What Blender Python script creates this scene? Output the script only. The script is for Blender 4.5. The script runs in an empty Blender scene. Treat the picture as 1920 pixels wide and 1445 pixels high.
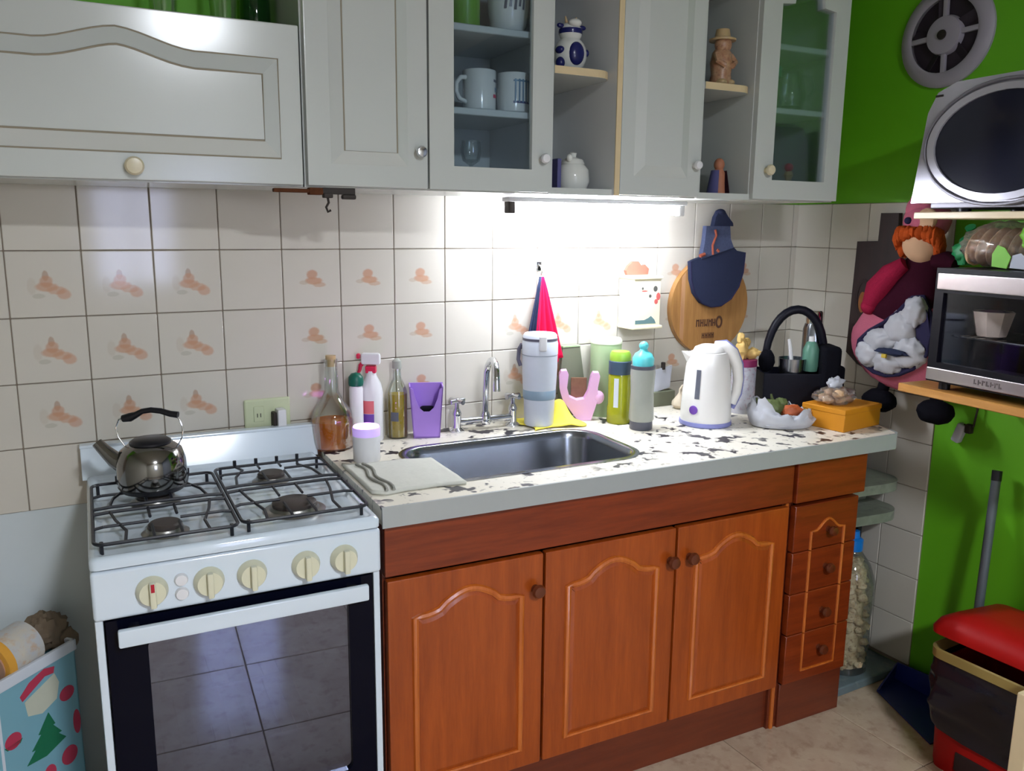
import bpy, bmesh, math, random
from mathutils import Vector, Matrix, noise
from mathutils.geometry import tessellate_polygon

random.seed(7)
S = bpy.context.scene
COL = S.collection
PI = math.pi
TH = 0.0444                      # the tiled walls run 2.5 degrees off the line of the cabinets

# ------------------------------------------------------------------ camera
cd = bpy.data.cameras.new('camera')
cam = bpy.data.objects.new('camera', cd)
COL.objects.link(cam)
cd.sensor_width = 36.0
cd.lens = 1572.0 / 1920.0 * 36.0
cd.clip_start = 0.02
yaw, pitch, roll = 0.5138 - TH, -0.1881, 0.0099
F = Vector((math.sin(yaw) * math.cos(pitch), math.cos(yaw) * math.cos(pitch), math.sin(pitch)))
R0 = Vector((math.cos(yaw), -math.sin(yaw), 0))
U0 = R0.cross(F)
R = R0 * math.cos(roll) + U0 * math.sin(roll)
U = -R0 * math.sin(roll) + U0 * math.cos(roll)
m = Matrix((R, U, -F)).transposed().to_4x4()
m.translation = (0.155, -2.142, 1.434)
cam.matrix_world = m
S.camera = cam

# ------------------------------------------------------------------ light levels and exposure
LAMP_TUBE = 165.0                # tube under the wall cabinets
LAMP_CEIL = 385.0                # round ceiling lamp behind the camera
WINDOW_L = 8.0                   # daylight in the window behind the camera
w = bpy.data.worlds.new('world')
S.world = w
w.use_nodes = True
w.node_tree.nodes['Background'].inputs[0].default_value = (0.55, 0.65, 0.85, 1)
w.node_tree.nodes['Background'].inputs[1].default_value = 0.3
S.view_settings.view_transform = 'Standard'
S.view_settings.look = 'None'
S.view_settings.exposure = 0.0
S.view_settings.gamma = 1.0
S.view_settings.use_curve_mapping = False
S.cycles.transparent_max_bounces = 24


# ------------------------------------------------------------------ materials
def lin(c):
    return tuple(((x / 255.0) / 12.92 if x / 255.0 <= 0.04045 else ((x / 255.0 + 0.055) / 1.055) ** 2.4) for x in c)


class NT:
    def __init__(self, name):
        self.mat = bpy.data.materials.new(name)
        self.mat.use_nodes = True
        self.t = self.mat.node_tree
        self.b = self.t.nodes['Principled BSDF']

    def n(self, kind, **kw):
        nd = self.t.nodes.new(kind)
        for k, v in kw.items():
            if isinstance(k, str) and hasattr(nd, k):
                setattr(nd, k, v)
        return nd

    def l(self, a, b):
        self.t.links.new(a, b)

    def math(self, op, a, b=None, clamp=False):
        nd = self.t.nodes.new('ShaderNodeMath')
        nd.operation = op
        nd.use_clamp = clamp
        for i, v in enumerate((a, b)):
            if v is None:
                continue
            if isinstance(v, (int, float)):
                nd.inputs[i].default_value = v
            else:
                self.l(v, nd.inputs[i])
        return nd.outputs[0]

    def mix(self, fac, a, b):
        nd = self.t.nodes.new('ShaderNodeMix')
        nd.data_type = 'RGBA'
        for sock, v in ((nd.inputs[0], fac), (nd.inputs[6], a), (nd.inputs[7], b)):
            if isinstance(v, (int, float)):
                sock.default_value = v
            elif isinstance(v, tuple):
                sock.default_value = (*v[:3], 1)
            else:
                self.l(v, sock)
        return nd.outputs[2]

    def coord(self, scale=(1, 1, 1), kind='Object'):
        tc = self.t.nodes.new('ShaderNodeTexCoord')
        mp = self.t.nodes.new('ShaderNodeMapping')
        mp.inputs['Scale'].default_value = scale
        self.l(tc.outputs[kind], mp.inputs[0])
        return mp.outputs[0]

    def noise(self, vec, scale, detail=3, rough=0.55):
        nd = self.t.nodes.new('ShaderNodeTexNoise')
        nd.inputs['Scale'].default_value = scale
        nd.inputs['Detail'].default_value = detail
        nd.inputs['Roughness'].default_value = rough
        self.l(vec, nd.inputs['Vector'])
        return nd.outputs['Fac']

    def ramp(self, fac, lo, hi):
        return self.math('DIVIDE', self.math('SUBTRACT', fac, lo), hi - lo, True)

    def bump(self, h, strength=0.2, dist=0.002):
        nd = self.t.nodes.new('ShaderNodeBump')
        nd.inputs['Strength'].default_value = strength
        nd.inputs['Distance'].default_value = dist
        self.l(h, nd.inputs['Height'])
        self.l(nd.outputs[0], self.b.inputs['Normal'])


def mat(name, rgb, rough=0.5, metal=0.0, var=0.06, scale=30, spec=None, bump=0.0, trans=0.0, ior=1.45,
        emit=None, es=0.0, coat=0.0, stretch=(1, 1, 1), alpha=1.0, sub=0.0, sheen=0.0):
    k = NT(name)
    c = lin(rgb)
    v = k.coord(stretch)
    f = k.noise(v, scale)
    k.l(k.mix(f, tuple(x * (1 - var) for x in c), tuple(min(1, x * (1 + var)) for x in c)), k.b.inputs['Base Color'])
    k.b.inputs['Roughness'].default_value = rough
    k.b.inputs['Metallic'].default_value = metal
    k.b.inputs['IOR'].default_value = ior
    k.b.inputs['Transmission Weight'].default_value = trans
    k.b.inputs['Coat Weight'].default_value = coat
    k.b.inputs['Alpha'].default_value = alpha
    k.b.inputs['Subsurface Weight'].default_value = sub
    k.b.inputs['Sheen Weight'].default_value = sheen
    if spec is None and rough >= 0.8:
        spec = 0.12
    if spec is not None:
        k.b.inputs['Specular IOR Level'].default_value = spec
    if emit:
        k.b.inputs['Emission Color'].default_value = (*lin(emit), 1)
        k.b.inputs['Emission Strength'].default_value = es
    if bump:
        k.bump(f, bump)
    return k.mat


def wood(name, dark, light, axis='z', rough=0.3, coat=0.3, scale=1.0):
    k = NT(name)
    st = {'z': (14, 14, 1.2), 'x': (1.2, 14, 14), 'y': (14, 1.2, 14)}[axis]
    v = k.coord(tuple(s * scale for s in st))
    a = k.noise(v, 3.0, 5, 0.6)
    b = k.noise(v, 14.0, 3, 0.6)
    f = k.ramp(k.math('ADD', k.math('MULTIPLY', a, 0.75), k.math('MULTIPLY', b, 0.25)), 0.33, 0.68)
    k.l(k.mix(f, lin(dark), lin(light)), k.b.inputs['Base Color'])
    k.b.inputs['Roughness'].default_value = rough
    k.b.inputs['Coat Weight'].default_value = coat
    k.b.inputs['Coat Roughness'].default_value = 0.15
    k.bump(f, 0.08)
    return k.mat


def motif(name, base, spots, rough=0.09):
    """glazed tile with a flat printed motif made of soft ellipses (object space x, z)"""
    k = NT(name)
    tc = k.t.nodes.new('ShaderNodeTexCoord')
    sp = k.t.nodes.new('ShaderNodeSeparateXYZ')
    k.l(tc.outputs['Object'], sp.inputs[0])
    nz = k.noise(tc.outputs['Object'], 90, 3, 0.6)
    nz2 = k.math('MULTIPLY', k.math('SUBTRACT', nz, 0.5), 0.7)
    gl = k.noise(tc.outputs['Object'], 7, 2)
    col = k.mix(gl, tuple(x * 0.97 for x in lin(base)), tuple(min(1, x * 1.03) for x in lin(base)))
    for (cx, cz, rx, rz, c, op) in spots:
        dx = k.math('DIVIDE', k.math('SUBTRACT', sp.outputs[0], cx), rx)
        dz = k.math('DIVIDE', k.math('SUBTRACT', sp.outputs[2], cz), rz)
        d = k.math('ADD', k.math('MULTIPLY', dx, dx), k.math('MULTIPLY', dz, dz))
        d = k.math('ADD', d, nz2)
        fac = k.math('MULTIPLY', k.math('SUBTRACT', 1.0, k.ramp(d, 0.55, 1.15)), op)
        col = k.mix(fac, col, lin(c))
    k.l(col, k.b.inputs['Base Color'])
    k.b.inputs['Roughness'].default_value = rough
    return k.mat


def speckled(name):
    """cream vinyl with torn dark flakes"""
    k = NT(name)
    v = k.coord()
    wob = k.t.nodes.new('ShaderNodeTexNoise')
    wob.inputs['Scale'].default_value = 26
    k.l(v, wob.inputs['Vector'])
    ad = k.t.nodes.new('ShaderNodeVectorMath')
    ad.operation = 'SCALE'
    ad.inputs['Scale'].default_value = 0.03
    k.l(wob.outputs['Color'], ad.inputs[0])
    av = k.t.nodes.new('ShaderNodeVectorMath')
    av.operation = 'ADD'
    k.l(v, av.inputs[0])
    k.l(ad.outputs[0], av.inputs[1])
    n1 = k.noise(av.outputs[0], 22, 2, 0.5)
    n2 = k.noise(v, 7, 2, 0.5)
    blotch = k.math('MULTIPLY', k.ramp(n1, 0.575, 0.61), k.ramp(n2, 0.36, 0.46))
    n3 = k.noise(av.outputs[0], 55, 2, 0.5)
    fine = k.math('MULTIPLY', k.ramp(n3, 0.62, 0.68), 0.55)
    n4 = k.noise(v, 5, 3)
    base = k.mix(n4, lin((222, 214, 192)), lin((238, 234, 224)))
    c = k.mix(fine, base, lin((128, 122, 112)))
    c = k.mix(blotch, c, lin((42, 38, 46)))
    k.l(c, k.b.inputs['Base Color'])
    k.b.inputs['Roughness'].default_value = 0.35
    return k.mat


def marbled(name, a, b, c, scale=6, rough=0.25):
    k = NT(name)
    v = k.coord(kind='Object')
    f = k.noise(v, scale, 5, 0.62)
    g = k.noise(v, scale * 3.1, 4, 0.6)
    col = k.mix(k.ramp(f, 0.35, 0.65), lin(a), lin(b))
    col = k.mix(k.math('MULTIPLY', k.ramp(g, 0.52, 0.7), 0.7), col, lin(c))
    k.l(col, k.b.inputs['Base Color'])
    k.b.inputs['Roughness'].default_value = rough
    return k.mat


def thin_glass(name, tint=(255, 255, 255), gloss=0.08, rough=0.02, body=None, body_amt=0.0, gtint=(255, 255, 255), fres=0.6):
    """thin clear wall: fresnel reflection over a tinted see-through film, with an optional milky body"""
    k = NT(name)
    k.t.nodes.remove(k.b)
    out = k.t.nodes['Material Output']
    tr = k.t.nodes.new('ShaderNodeBsdfTransparent')
    tr.inputs[0].default_value = (*lin(tint), 1)
    last = tr.outputs[0]
    if body:
        nz = k.noise(k.coord(), 22, 3)
        col = k.mix(nz, tuple(x * 0.85 for x in lin(body)), tuple(min(1, x * 1.1) for x in lin(body)))
        df = k.t.nodes.new('ShaderNodeBsdfDiffuse')
        tl = k.t.nodes.new('ShaderNodeBsdfTranslucent')
        k.l(col, df.inputs[0])
        k.l(col, tl.inputs[0])
        m1 = k.t.nodes.new('ShaderNodeMixShader')
        k.l(df.outputs[0], m1.inputs[1])
        k.l(tl.outputs[0], m1.inputs[2])
        m2 = k.t.nodes.new('ShaderNodeMixShader')
        m2.inputs[0].default_value = body_amt
        k.l(last, m2.inputs[1])
        k.l(m1.outputs[0], m2.inputs[2])
        last = m2.outputs[0]
    gl = k.t.nodes.new('ShaderNodeBsdfGlossy')
    gl.inputs['Roughness'].default_value = rough
    gl.inputs['Color'].default_value = (*lin(gtint), 1)
    lw = k.t.nodes.new('ShaderNodeLayerWeight')
    lw.inputs['Blend'].default_value = 0.35
    fac = k.math('ADD', k.math('MULTIPLY', lw.outputs['Fresnel'], fres), gloss, True)
    m3 = k.t.nodes.new('ShaderNodeMixShader')
    k.l(fac, m3.inputs[0])
    k.l(last, m3.inputs[1])
    k.l(gl.outputs[0], m3.inputs[2])
    k.l(m3.outputs[0], out.inputs[0])
    return k.mat


M = {}
M['tile'] = mat('tile_glaze', (200, 195, 184), 0.09, var=0.03, scale=6)
M['tile_jug'] = motif('tile_jug', (200, 195, 184), [
    (-0.028, -0.004, 0.010, 0.020, (176, 160, 140), 0.25),
    (0.000, 0.019, 0.007, 0.012, (160, 122, 96), 0.6),
    (0.001, 0.006, 0.014, 0.014, (188, 140, 110), 0.7),
    (0.001, -0.006, 0.024, 0.011, (190, 140, 108), 0.7),
    (0.020, -0.014, 0.020, 0.010, (192, 146, 116), 0.65),
    (0.034, -0.023, 0.015, 0.013, (192, 142, 112), 0.65),
    (-0.016, -0.026, 0.013, 0.006, (160, 156, 138), 0.4)])
M['tile_cup'] = motif('tile_cup', (200, 195, 184), [
    (0.000, 0.010, 0.015, 0.013, (188, 136, 106), 0.75),
    (0.004, -0.006, 0.024, 0.010, (190, 142, 112), 0.8),
    (0.018, -0.016, 0.018, 0.007, (186, 146, 116), 0.6),
    (-0.022, -0.010, 0.012, 0.006, (180, 160, 138), 0.5)])
M['grout'] = mat('grout', (136, 124, 110), 0.9, var=0.12)
M['plaster'] = mat('pale_blue_plaster', (198, 206, 208), 0.5, var=0.05, scale=9, bump=0.1)
M['green'] = mat('green_wall_paint', (98, 174, 24), 0.55, var=0.05, scale=5)
M['white_wall'] = mat('room_paint', (182, 180, 170), 0.8, var=0.03)
M['room_grey'] = mat('grey_blue_paint', (120, 128, 140), 0.7, var=0.04)
M['floor_tile'] = marbled('beige_floor_tile', (202, 182, 158), (184, 160, 138), (160, 132, 112), 7, 0.13)
M['floor_grout'] = mat('floor_grout', (120, 106, 92), 0.9, var=0.1)
M['slate'] = marbled('blue_grey_concrete', (112, 128, 132), (96, 112, 118), (128, 138, 136), 9, 0.6)
M['lacquer'] = mat('white_lacquer', (192, 197, 193), 0.17, var=0.015, scale=4)
M['lacquer_in'] = mat('cabinet_inside', (216, 218, 220), 0.4, var=0.02, scale=5)
M['cream_edge'] = mat('cream_edge_band', (212, 192, 152), 0.5, var=0.05)
M['knob_cream'] = mat('cream_knob', (206, 196, 166), 0.3, var=0.1, scale=80)
M['knob_chrome'] = mat('chrome_knob', (210, 210, 212), 0.12, 1.0, var=0.02)
M['groove'] = mat('groove_line', (150, 142, 124), 0.5, var=0.05)
M['wood_door'] = wood('varnished_door_wood', (138, 58, 14), (172, 80, 24), 'z', 0.3, 0.22)
M['wood_mould'] = wood('varnished_moulding_wood', (172, 84, 26), (206, 112, 44), 'z', 0.25, 0.6)
M['wood_dark'] = wood('red_brown_wood', (104, 36, 10), (140, 56, 18), 'x', 0.34, 0.15)
M['wood_plinth'] = wood('dark_plinth_wood', (92, 36, 18), (116, 50, 24), 'x', 0.4, 0.2)
M['wood_knob'] = mat('turned_wood_knob', (96, 44, 22), 0.3, var=0.2, coat=0.4)
M['counter'] = speckled('speckled_vinyl')
M['edge'] = mat('grey_edge_strip', (172, 178, 178), 0.35, 0.2, var=0.04)
M['steel'] = mat('brushed_steel', (152, 157, 166), 0.22, 1.0, var=0.05, scale=60, stretch=(1, 12, 1))
M['chrome'] = mat('chrome', (220, 222, 226), 0.07, 1.0, var=0.02)
M['kettle_steel'] = mat('polished_steel', (140, 138, 136), 0.1, 1.0, var=0.08, scale=20)
M['enamel'] = mat('white_enamel', (210, 222, 232), 0.12, var=0.015, scale=5, coat=0.3)
M['enamel_dark'] = mat('burner_enamel', (62, 54, 50), 0.5, var=0.2, scale=60)
M['burner_ring'] = mat('burner_aluminium', (150, 148, 142), 0.35, 0.9, var=0.1)
M['grate'] = mat('grate_black', (26, 28, 36), 0.4, var=0.1)
M['oven_black'] = mat('oven_black_glass', (7, 9, 24), 0.08, var=0.02, spec=0.12)
M['oven_glass'] = thin_glass('oven_window_glass', (120, 124, 140), 0.19, 0.02, gtint=(206, 218, 255))
M['oven_cavity'] = mat('oven_cavity', (92, 90, 96), 0.5, 0.2, var=0.15, scale=20)
M['ivory'] = mat('ivory_knob', (214, 212, 186), 0.3, var=0.03)
M['red_mark'] = mat('red_mark', (176, 24, 48), 0.4)
M['black_plastic'] = mat('black_plastic', (20, 20, 26), 0.4, var=0.1)
M['black_cloth'] = mat('black_fabric', (12, 12, 20), 0.85, var=0.2, scale=120, bump=0.2)
M['black_leather'] = mat('black_leatherette', (10, 11, 24), 0.5, var=0.2, scale=80, bump=0.25, spec=0.25)
M['rust'] = mat('rusted_iron', (92, 56, 36), 0.8, 0.3, var=0.4, scale=70)
M['dark_iron'] = mat('dark_iron', (56, 50, 46), 0.6, 0.5, var=0.2)
M['glass'] = thin_glass('clear_glass', (250, 253, 252), 0.02)
M['pane'] = thin_glass('door_pane_glass', (240, 246, 250), 0.02)
M['amber'] = thin_glass('amber_liquid', (255, 196, 80), 0.01, 0.03, (255, 156, 14), 0.55)
M['oil'] = thin_glass('olive_oil', (250, 230, 120), 0.01, 0.03, (226, 196, 30), 0.6)
M['white_plastic'] = mat('white_plastic', (222, 222, 224), 0.35, var=0.02)
M['green_cap'] = mat('dark_green_plastic', (8, 92, 74), 0.4)
M['crimson'] = mat('crimson_plastic', (206, 30, 74), 0.35)
M['label_pink'] = mat('pink_print', (222, 110, 118), 0.5)
M['label_violet'] = mat('violet_print', (112, 70, 170), 0.5)
M['purple'] = mat('purple_plastic', (170, 132, 220), 0.35, var=0.04)
M['tumbler'] = mat('grey_frosted_plastic', (206, 212, 224), 0.3, var=0.03)
M['tumbler_band'] = mat('blue_grey_band', (128, 148, 164), 0.35)
M['tumbler_dark'] = mat('dark_grey_plastic', (84, 82, 98), 0.4)
M['yellow_cloth'] = mat('yellow_cloth', (236, 222, 92), 0.9, var=0.08, scale=60, bump=0.3)
M['grey_cloth'] = mat('pale_grey_cloth', (206, 206, 196), 0.9, var=0.06, scale=90, bump=0.3)
M['grey_stripe'] = mat('grey_cloth_stripe', (150, 150, 142), 0.9, var=0.08, scale=90, bump=0.3)
M['olive'] = mat('grey_olive_board', (104, 108, 90), 0.6, var=0.08)
M['pink'] = mat('pink_plastic', (214, 168, 208), 0.4, var=0.03)
M['brown_bristle'] = mat('brown_bristle', (110, 82, 64), 0.8, var=0.3, scale=80)
M['sage'] = mat('sage_green_metal', (168, 194, 150), 0.4, var=0.03)
M['sage_pale'] = mat('pale_sage_lid', (216, 224, 200), 0.4, var=0.03)
M['lime'] = mat('lime_bottle_plastic', (172, 176, 34), 0.2, var=0.08, trans=0.35)
M['lime_cap'] = mat('lime_cap', (140, 176, 60), 0.35)
M['navy_grey'] = mat('navy_grey_plastic', (58, 76, 96), 0.45)
M['smoke'] = mat('smoke_bottle_plastic', (160, 164, 156), 0.25, var=0.12, scale=14)
M['smoke_dark'] = mat('smoke_dark_plastic', (84, 86, 98), 0.4)
M['turq'] = mat('turquoise_plastic', (98, 208, 214), 0.35)
M['card_grey'] = mat('lilac_grey_card', (184, 188, 200), 0.6, var=0.04)
M['garlic'] = mat('garlic_skin', (204, 190, 168), 0.6, var=0.2, scale=50)
M['kettle_white'] = mat('ivory_white_plastic', (232, 230, 228), 0.28, var=0.02)
M['kettle_blue'] = mat('periwinkle_plastic', (134, 138, 196), 0.35)
M['gauge'] = mat('gauge_grey', (96, 98, 110), 0.25)
M['jar_print'] = marbled('printed_can', (198, 198, 206), (172, 176, 190), (150, 80, 110), 26, 0.4)
M['magenta'] = mat('magenta_lid', (128, 34, 84), 0.4)
M['ginger'] = mat('ginger_skin', (206, 172, 104), 0.7, var=0.2, scale=60)
M['teal_cup'] = mat('sage_teal_enamel', (84, 130, 112), 0.4)
M['film'] = thin_glass('clear_film', (246, 246, 248), 0.08, 0.1, (214, 214, 220), 0.16)
M['white_bag'] = mat('white_carrier_bag', (186, 188, 196), 0.4, var=0.1, scale=30, bump=0.2)
M['veg_green'] = mat('leaf_green', (84, 96, 54), 0.6, var=0.3)
M['veg_red'] = mat('carrot_orange', (172, 84, 44), 0.5, var=0.2)
M['mustard'] = mat('mustard_card', (196, 128, 20), 0.55, var=0.04)
M['bread'] = marbled('bread_crust', (218, 184, 146), (200, 160, 122), (232, 212, 184), 30, 0.6)
M['board_wood'] = wood('board_wood', (150, 104, 58), (186, 138, 80), 'z', 0.5, 0.1)
M['board_strip'] = wood('board_strip_wood', (172, 124, 88), (196, 150, 108), 'z', 0.5, 0.1)
M['burn'] = mat('burnt_mark', (84, 54, 38), 0.7, var=0.2)
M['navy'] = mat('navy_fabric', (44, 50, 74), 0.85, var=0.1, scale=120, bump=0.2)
M['navy_check'] = mat('checked_navy_fabric', (74, 82, 110), 0.85, var=0.35, scale=160, bump=0.2)
M['rust_thread'] = mat('rust_thread', (150, 80, 62), 0.8)
M['salt'] = mat('cream_painted_wood', (232, 224, 194), 0.5, var=0.04)
M['salt_pink'] = mat('salmon_painted_wood', (196, 100, 84), 0.6, var=0.08)
M['paint_red'] = mat('painted_red', (190, 92, 88), 0.6)
M['paint_dark'] = mat('painted_dark', (84, 84, 80), 0.6)
M['paint_teal'] = mat('painted_teal', (92, 120, 122), 0.6)
M['red_cloth'] = mat('crimson_cloth', (206, 22, 70), 0.9, var=0.08, scale=60, bump=0.2)
M['outlet'] = mat('pale_green_plastic', (196, 204, 168), 0.4, var=0.03)
M['dark_board'] = wood('dark_stained_board', (34, 18, 20), (50, 28, 28), 'z', 0.62, 0.0)
M['carve_dark'] = mat('carved_dark', (40, 22, 22), 0.6)
M['carve_amber'] = mat('carved_amber', (146, 88, 36), 0.6, var=0.25)
M['doll_pink'] = mat('pink_dotted_cloth', (186, 100, 122), 0.9, var=0.14, scale=220, bump=0.2)
M['doll_red'] = mat('crimson_dotted_cloth', (140, 26, 56), 0.9, var=0.3, scale=260, bump=0.2)
M['doll_maroon'] = mat('maroon_cloth', (48, 9, 26), 0.9, var=0.15, scale=120, bump=0.2)
M['doll_hair'] = mat('rust_orange_yarn', (178, 76, 30), 0.9, var=0.3, scale=160, bump=0.5)
M['doll_skin'] = mat('beige_felt', (206, 168, 136), 0.9, var=0.04)
M['doll_trim'] = mat('navy_binding', (40, 38, 66), 0.8)
M['yellow_mark'] = mat('yellow_print', (206, 176, 60), 0.6)
M['shelf_cream'] = wood('pale_pine_edge', (216, 196, 160), (230, 214, 182), 'y', 0.5, 0.1)
M['shelf_pine'] = wood('honey_pine', (176, 120, 52), (204, 148, 76), 'y', 0.45, 0.2)
M['silver'] = mat('silver_painted_plastic', (188, 186, 196), 0.24, 0.5, var=0.02)
M['silver_dark'] = mat('grey_painted_plastic', (122, 120, 128), 0.35, 0.3)
M['mw_glass'] = mat('smoked_window', (24, 25, 40), 0.12, var=0.03)
M['toaster_steel'] = mat('toaster_steel', (172, 164, 164), 0.28, 1.0, var=0.05, scale=60, stretch=(12, 1, 1))
M['toaster_black'] = mat('toaster_black', (10, 9, 18), 0.4, var=0.1, spec=0.2)
M['toaster_glass'] = thin_glass('toaster_glass', (246, 246, 250), 0.0, fres=0.14)
M['strip_mark'] = mat('faded_mark', (84, 74, 74), 0.5)
M['cream_paint'] = mat('cream_painted_chair', (214, 196, 158), 0.45, var=0.04)
M['cream_bowl'] = mat('cream_ceramic', (222, 206, 184), 0.3)
M['fan_grey'] = mat('fan_plastic', (156, 150, 160), 0.45, var=0.06, scale=14)
M['fan_dark'] = mat('fan_throat', (40, 30, 40), 0.7, var=0.2)
M['label_green'] = mat('label_green', (120, 190, 60), 0.5)
M['knot_green'] = mat('knot_green', (20, 128, 74), 0.4)
M['bin_red'] = mat('red_bin_plastic', (158, 14, 12), 0.5, var=0.05, spec=0.25)
M['bin_rim'] = mat('tan_rim_plastic', (148, 128, 72), 0.5, var=0.05)
M['bin_bag'] = mat('black_bin_bag', (26, 24, 34), 0.2, var=0.15, scale=25, bump=0.6)
M['broom_grey'] = mat('grey_metal_tube', (96, 104, 110), 0.45, 0.3, var=0.05)
M['dustpan_blue'] = mat('blue_plastic', (22, 34, 110), 0.4, var=0.05)
M['pet'] = thin_glass('clear_pet', (240, 244, 244), 0.02, 0.06, (220, 220, 210), 0.08)
M['pieces'] = marbled('cream_pieces', (214, 198, 164), (188, 162, 122), (120, 82, 52), 30, 0.6)
M['blue_cap'] = mat('blue_cap', (20, 120, 206), 0.35)
M['stone_shelf'] = marbled('grey_green_stone', (138, 144, 130), (120, 126, 112), (108, 112, 104), 14, 0.4)
M['bag_blue'] = mat('pale_blue_paper', (128, 176, 190), 0.5, var=0.05, scale=12)
M['bag_white'] = mat('white_paper', (216, 220, 228), 0.5, var=0.03)
M['print_red'] = mat('print_red', (190, 58, 84), 0.5, var=0.1)
M['print_green'] = mat('print_green', (30, 112, 76), 0.5, var=0.1)
M['print_cream'] = mat('print_cream', (206, 206, 186), 0.5, var=0.05)
M['roll_print'] = marbled('printed_wrap', (206, 196, 178), (186, 190, 196), (200, 160, 116), 18, 0.5)
M['roll_orange'] = mat('orange_band', (222, 160, 60), 0.5)
M['cardboard'] = mat('brown_card', (122, 106, 88), 0.8, var=0.1)
M['cork'] = mat('pink_brown_core', (186, 144, 120), 0.8, var=0.1)
M['ceramic'] = mat('white_ceramic', (212, 214, 208), 0.15, var=0.02)
M['print_blue'] = mat('print_slate_blue', (84, 118, 140), 0.4, var=0.2, scale=60)
M['cobalt'] = mat('cobalt_glaze', (28, 32, 92), 0.2, var=0.1)
M['green_cup'] = mat('lime_green_tin', (88, 150, 28), 0.25, var=0.15)
M['fig_brown'] = marbled('brown_glazed_clay', (156, 108, 78), (186, 152, 120), (116, 66, 60), 40, 0.35)
M['fig_tan'] = mat('tan_glazed_clay', (186, 160, 118), 0.35, var=0.15)
M['fig_plum'] = mat('plum_cloth', (92, 56, 74), 0.7, var=0.15)
M['fig_violet'] = mat('violet_cloth', (84, 84, 132), 0.7, var=0.15)
M['fig_clay'] = mat('terracotta', (172, 112, 84), 0.6, var=0.15)
M['teal_lid'] = mat('teal_lid', (20, 132, 116), 0.35)
M['dark_cup'] = mat('dark_glaze', (40, 46, 56), 0.3, var=0.1)
M['tube_glow'] = mat('lit_tube', (255, 255, 255), 0.5, emit=(238, 243, 255), es=LAMP_TUBE)
M['ceil_glow'] = mat('lit_diffuser', (255, 255, 255), 0.5, emit=(240, 246, 255), es=LAMP_CEIL)
M['window_glow'] = mat('daylit_pane', (255, 255, 255), 0.5, emit=(196, 208, 255), es=WINDOW_L)
M['candle_glow'] = mat('lit_ring', (255, 240, 255), 0.5, emit=(238, 140, 255), es=12.0)
M['candle_lilac'] = mat('lilac_translucent', (214, 196, 246), 0.4, emit=(190, 140, 255), es=0.35)


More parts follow.
